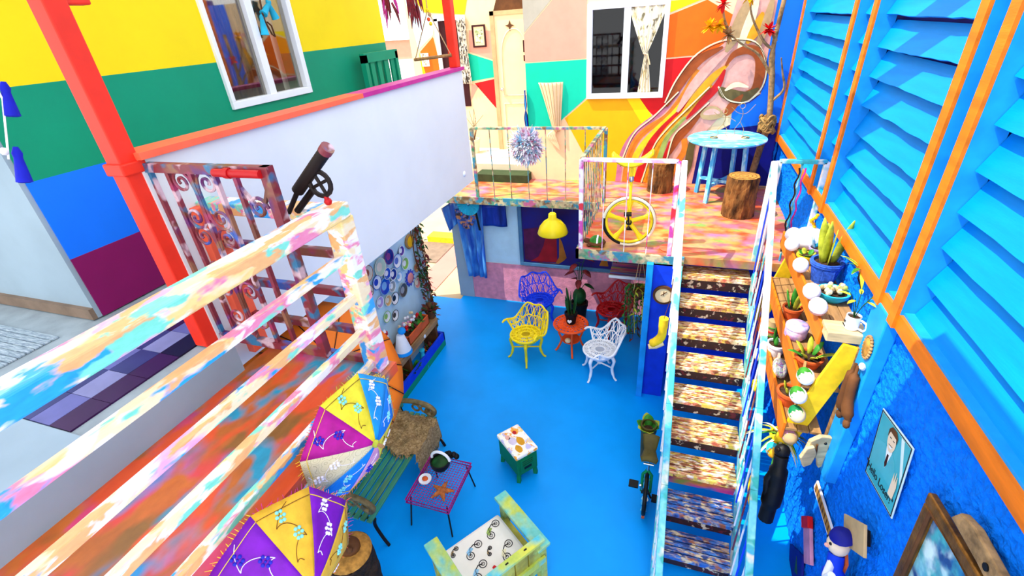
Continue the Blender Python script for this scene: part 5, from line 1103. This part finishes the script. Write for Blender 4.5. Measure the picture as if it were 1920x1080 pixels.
# ================================================================ tiered plant stand
t = thing('plant_stand', 'three-tier timber plant stand with orange front boards against the blue wall', 'plant stand', (1.28, 4.4, 0))
tiers = [(2.58, -.10, .19, -.9, .95), (2.12, -.17, .12, -1.0, .85), (1.74, -.22, .06, -1.1, .5)]
for z, x0, x1, y0, y1 in tiers:
    MB().bb((x0, y0, z-.12), (x0+.022, y1, z+.05)).build('front_board', 'orange_wood', t, bevel=.004)
    n = 3; w_ = (x1-x0)/n
    for k in range(n): MB().bb((x0+.024+w_*k*.95, y0, z-.022), (x0+.02+w_*(k*.95+.9), y1, z)).build('shelf_slat', 'wood', t)
for y in (-1.02, .9):
    MB().beam((-.16, y, 1.50), (.10, y, 2.56), .15, .03, (0, 1, 0)).build('side_board', 'yellow_wood', t, bevel=.004)
    MB().bb((.12, y-.02, 1.45), (.17, y+.02, 2.56)).build('back_leg', 'wood', t)
MB().bb((-.09, -1.02, 2.58), (.17, -.84, 2.66)).build('end_block', 'pale_wood', t, bevel=.006)
ZA, ZB, ZC = 2.58, 2.12, 1.74
def on(z, x, y): return (x, y, z)
t = thing('denim_pot', 'snake plant with yellow leaves in a pot covered with blue denim', 'plant', on(ZA, 1.36, 4.36)); mat('denim', '#3464d4', .85, var=.25, scale=40, bump=.3)
pot(t, .125, .20, 'denim'); b = MB().box((0, -.118, .10), (.09, .012, .09)).tube([(.126*math.cos(a*PI/12), .126*math.sin(a*PI/12), .185) for a in range(24)], .008, 6, True); b.build('denim_pocket', 'denim', t)
spikes(t, 9, .05, .17, .40, .085, 'leaf_yellow', .35)
t = thing('succulent_bowl', 'low turquoise bowl of pale succulents on the plant stand', 'plant', on(ZA, 1.36, 4.02)); MB().lathe([(.07, 0), (.12, .05), (.125, .085), (.11, .085), (.10, .06)], 20).build('bowl', 'turquoise', t, True); MB().lathe([(.105, .065), (.001, .075)], 16, cap=False).build('soil', 'soil', t)
for k in range(22): MB().ball((random.uniform(-.085, .085), random.uniform(-.085, .085), .09+random.uniform(0, .025)), (.022, .022, .026), 6).build('rosette', ['r_line', 'r_tan', 'r_green'][k % 3], t, True)
t = thing('coffee_mug', 'white printed mug holding a small twig plant on the wooden end block', 'mug', on(ZA+.08, 1.35, 3.47)); MB().lathe([(.04, 0), (.048, .01), (.048, .11), (.042, .11), (.042, .08)], 20).build('cup', 'white_paint', t, True); MB().tube([(.04+.0, -.03, .09), (.06, -.075, .09), (.065, -.09, .055), (.055, -.07, .025), (.035, -.03, .02)], .008, 6).build('handle', 'white_paint', t, True)
MB().lathe([(.041, .095), (.001, .097)], 14, cap=False).build('soil', 'soil', t)
for k in range(5): MB().box((-.0485, -.022+.011*k, .028), (.003, .007, .010)).build('printed_mark', 'ink', t)
MB().box((-.0485, 0, .06), (.003, .025, .018)).build('printed_emblem', 'charcoal_line', t)
for k in range(5): b = MB(); a = k*1.3; MB().tube([(0, 0, .09), (.03*math.cos(a), .03*math.sin(a), .2), (.07*math.cos(a), .07*math.sin(a), .28)], .003, 5).build('twig', 'leaf_dark', t); leafblade(b, (.06*math.cos(a), .06*math.sin(a), .26), (math.cos(a), math.sin(a), .3), .09, .03, .3, 4); b.build('leaf', 'leaf_yellow', t, True)
t = thing('piggy_pot', 'round white animal-shaped pot with a yellow sprout on the plant stand', 'pot', on(ZA, 1.35, 5.02)); MB().ball((0, 0, .12), (.15, .13, .12), 18).build('body', 'white_paint', t, True); MB().ball((-.12, .10, .11), (.08, .075, .075), 14).build('head', 'white_paint', t, True); MB().lathe([(.05, .225), (.04, .232), (.001, .226)], 12, cap=False).build('opening', 'soil', t)
for k in range(7): MB().ball((.02*math.cos(k), .02*math.sin(k), .25+.02*k), .018, 8).build('sprout', 'gold_wall', t, True)
planted('small yellow dish pot with a green leaf on the plant stand', 'potted_plant', on(ZA, 1.28, 4.70), .08, .09, 'yellow_wood', ['leaf_yellow', 'leaf'], 7, .09, .05, 1)
planted('pale lilac pot of blue crystals at the stand end by the louvres', 'potted_plant', on(ZA, 1.40, 4.86), .07, .10, 'glaze_lilac', ['turquoise', 'sky_strip'], 8, .14, .03, .5, None, .0)
planted('terracotta pot with an upright yellow-green leaf pair on the second tier', 'potted_plant', on(ZB, 1.21, 4.42), .085, .12, 'terracotta', ['leaf_yellow', 'leaf'], 5, .26, .05, .4, None, .05)
t = thing('lidded_jar', 'pink and lilac glazed lidded jar on the second tier', 'jar', on(ZB, 1.19, 4.08)); splash('glaze_lilac_mix', ['#e8b8e0', '#c88ad0', '#9a8ad8', '#f4dcec', '#b0b8e8'], 14, (1, 1, 1), .25, .08)
MB().lathe([(.07, 0), (.09, .03), (.09, .10), (.085, .11), (.094, .112), (.094, .135), (.08, .15), (.001, .152)], 22, cap=False).build('jar', 'glaze_lilac_mix', t, True)
planted('aloe in a terracotta bowl with a red saucer on the second tier', 'potted_plant', on(ZB, 1.22, 3.68), .105, .10, 'terracotta', ['leaf_yellow', 'leaf', 'leaf_yellow'], 8, .22, .045, 1.1, None, .35)
planted('white pot with a single cactus shoot on the lowest tier', 'potted_plant', on(ZC, 1.13, 4.32), .085, .13, 'white_paint', ['leaf'], 3, .17, .04, .15, None, .0)
t = thing('mosaic_fish', 'mosaic glazed fish ornament on the lowest tier', 'ornament', on(ZC, 1.12, 4.0)); splash('mosaic', ['#e8e4d8', '#8ab8d8', '#b8d8a8', '#b86ab8', '#f4f0e4', '#d8c8a0'], 26, (1, 1, 1), .3, .02, .5)
MB().ball((0, 0, .075), (.06, .13, .075), 16).build('body', 'mosaic', t, True); MB().prism([(.10, 0), (.17, .05), (.17, -.05)], .02, at((0, 0, .075), rot(0, 0, PI/2) @ rot(PI/2))).build('tail', 'r_pink', t)
planted('orange terracotta pot of speckled gravel on the lowest tier', 'potted_plant', on(ZC, 1.14, 3.62), .10, .13, 'terracotta', ['leaf_yellow'], 3, .14, .03, .4)
t = thing('folk_jar', 'small green and red painted folk jar on the lowest tier', 'jar', on(ZC, 1.13, 4.62)); MB().lathe([(.05, 0), (.065, .05), (.06, .14), (.045, .17), (.05, .2), (.04, .2)], 16).build('jar', 'r_tan', t, True)
for k, m in ((.04, 'leaf'), (.09, 'red_paint'), (.14, 'leaf')): MB().tube([(.066*math.cos(a*PI/8), .066*math.sin(a*PI/8), k) for a in range(16)], .007, 5, True).build('band', m, t, True)
# white gourds along the top front board, painted maracas below
for i, (y, z, lab) in enumerate(((4.86, 2.68, 'white painted gourd at the far end of the top orange board, by the piggy pot'), (4.40, 2.68, 'white painted gourd on the top orange board in front of the denim pot'), (3.92, 2.68, 'white painted gourd on the top orange board in front of the turquoise bowl'), (3.68, 2.68, 'white painted gourd with rosy base on the top orange board by the wooden block'))):
    t = thing('gourd', lab, 'gourd', (1.175, y, z-.045), 0, 'painted gourds on the plant stand'); MB().ball((0, 0, .062), (.066, .088, .066), 14).build('body', 'white_paint', t, True); MB().ball((0, .08, .065), (.012, .02, .012), 8).build('stem', 'black', t, True)
    if i > 2: MB().ball((0, 0, .058), (.067, .089, .067), 14, hi=-.3).build('blush', 'r_pink', t, True)
for y, z, x, m, lab in ((3.42, 2.2, 1.15, 'white_paint', 'white gourd with green and red trim at the yellow side board'), (3.36, 2.05, 1.12, 'white_paint', 'white and tan gourd hung on the second orange board end'),
                        (3.33, 1.88, 1.14, 'stool_green', 'cream maraca with green stripe on the stand end'), (3.34, 1.62, 1.14, 'pink_strip', 'tan maraca with pink stripe on the stand end'), (3.40, 1.36, 1.08, 'turquoise', 'yellow maraca with blue stripe at the stand foot'), (4.35, 1.28, 1.06, 'yellow_paint', 'bright yellow gourd hung by the stair railing'), (4.6, 1.5, 1.07, 'sky_strip', 'pale blue striped gourd hung by the stair railing')):
    t = thing('gourd', lab, 'gourd', (x, y, z), 0, 'painted gourds on the plant stand'); base = {'white_paint': 'white_paint', 'yellow_paint': 'yellow_paint', 'turquoise': 'r_amber', 'pink_strip': 'r_tan'}.get(m, 'cream')
    MB().ball((0, 0, 0), (.065, .08, .065), 14).build('body', base, t, True); MB().ball((0, 0, 0), (.0665, .0815, .0665), 16, rot(.5, -.5), lo=.62).build('stripe', 'leaf' if m == 'white_paint' else m, t, True); MB().tube([(0, .07, 0), (.02, .15, .03)], .012, 6).build('stem', 'wood', t, True)
# agave against the wall, spider plant, black hanging things
t = thing('air_plant', 'yellow-green air plant on a wire fixed to the blue wall', 'plant', (1.44, 3.86, 2.78)); MB().tube([(.05, 0, 0), (0, 0, .1), (0, .02, .2)], .006, 5).build('wire', 'iron', t)
for k in range(10): b = MB(); a = k*.63; leafblade(b, (0, 0, .18), (-abs(math.cos(a))*.5, math.sin(a), .3+.3*math.cos(a*2)), .22, .03, .35, 5); b.build('leaf', ['leaf_yellow', 'leaf'][k % 2], t, True)
t = thing('spider_plant', 'yellow-green spider plant spilling by the stair railing', 'plant', (1.14, 3.52, 1.33)); pot(t, .09, .12, 'yellow_paint')
for k in range(26): b = MB(); a = k*.77; leafblade(b, (0, 0, .1), (math.cos(a), math.sin(a), random.uniform(.2, .9)), random.uniform(.2, .34), .022, .8, 6); b.build('leaf', ['leaf_yellow', 'leaf', 'r_line'][k % 3], t, True)
t = thing('hanging_garment', 'long black garment hanging beside the stair foot', 'garment', (1.10, 3.18, 1.02)); t.scale = (.62, .62, .62); MB().tube(spline([(0, .12, .72), (0, .06, .5), (0, 0, .2), (-.02, -.06, -.1), (-.03, -.1, -.35)], 5), [.09]*5+[.12]*5+[.13]*5+[.10]*6, 12).build('body', 'black', t, True); MB().ball((0, .14, .78), (.10, .09, .11), 14).build('hood', 'black', t, True); MB().tube([(.0, .1, .6), (-.12, .0, .35), (-.10, -.05, .1)], [.06, .05, .04], 8).build('sleeve', 'black', t, True)
MB().ball((-.06, .10, .84), (.03, .03, .03), 8).build('eye_patch', 'iron', t, True)
t = thing('yellow_hoop', 'yellow ring hung over the stair railing by the black garment', 'ring', (.95, 3.2, 1.02)); MB().tube([(0, .13*math.cos(a*PI/12), .13*math.sin(a*PI/12)) for a in range(24)], .018, 8, True).build('ring', 'yellow_wood', t, True); MB().lathe([(.001, 0), (.1, 0)], 20, at((.01, 0, 0), rot(0, PI/2)), cap=False).build('disc', 'navy', t)
# second unicycle beside the stair
t = thing('unicycle', 'teal unicycle with olive saddle parked beside the stair foot', 'unicycle', (.055, 3.55, 0)); mat('olive', '#5a5020', .6, var=.2); wheel_spoked(t, (0, 0, .25), .25, 'rail_sea_splash', 'black', 6, 'x', .045, .022)
for s in (-1, 1): MB().tube([(s*.045, 0, .25), (s*.045, .02, .50), (0, .03, .56)], .016, 8).build('fork_leg', 'stool_green', t, True)
MB().tube([(0, .03, .55), (0, .06, .80)], .016, 8).build('seat_post', 'chrome', t, True)
MB().grid(lambda u, v: ((v-.5)*2*(.045+.035*abs(2*u-1)), -.10+.34*u, .82+.05*(2*u-1)**2-.02*(2*v-1)**2), 12, 8).build('saddle', 'olive', t, True, solid=.05)
MB().tube([(-.05, -.10, .80), (.05, -.10, .80)], .012, 8).build('saddle_bumper', 'chrome', t, True)
MB().tube([(-.03, 0, .25), (-.06, -.02, .36)], .012, 8).build('crank', 'chrome', t, True); MB().box((-.13, -.02, .36), (.10, .09, .025)).build('pedal', 'black', t, bevel=.006)
MB().tube([(.03, 0, .25), (.06, .02, .14)], .012, 8).box((.10, .02, .14), (.06, .09, .025)).build('pedal', 'black', t)
MB().beam((.0, -.16, .02), (.0, -.2, .1), .03, .02).build('wheel_chock', 'terracotta', t)
planted('leafy green creeper in small pot beside the stair rail and teal unicycle', 'potted_plant', (.02, 4.25, 0), .09, .55, 'olive', ['leaf', 'leaf_yellow'], 9, .2, .12, .9, None, .3)
# far house seen past the balcony end
fh = struct(MB().bb((-26, 26, 0), (-12, 32, 4.2)).build('outside_house_wall', 'peach')); MB().bb((-26.2, 25.8, 4.2), (-11.8, 32, 4.5)).build('roof_edge', 'white', fh)
struct(MB().bb((-22, 16, 0), (-9, 20, 3.6)).build('outside_yard_wall', 'white'))
# the beam added to shade a band of louvres lies higher than the roof
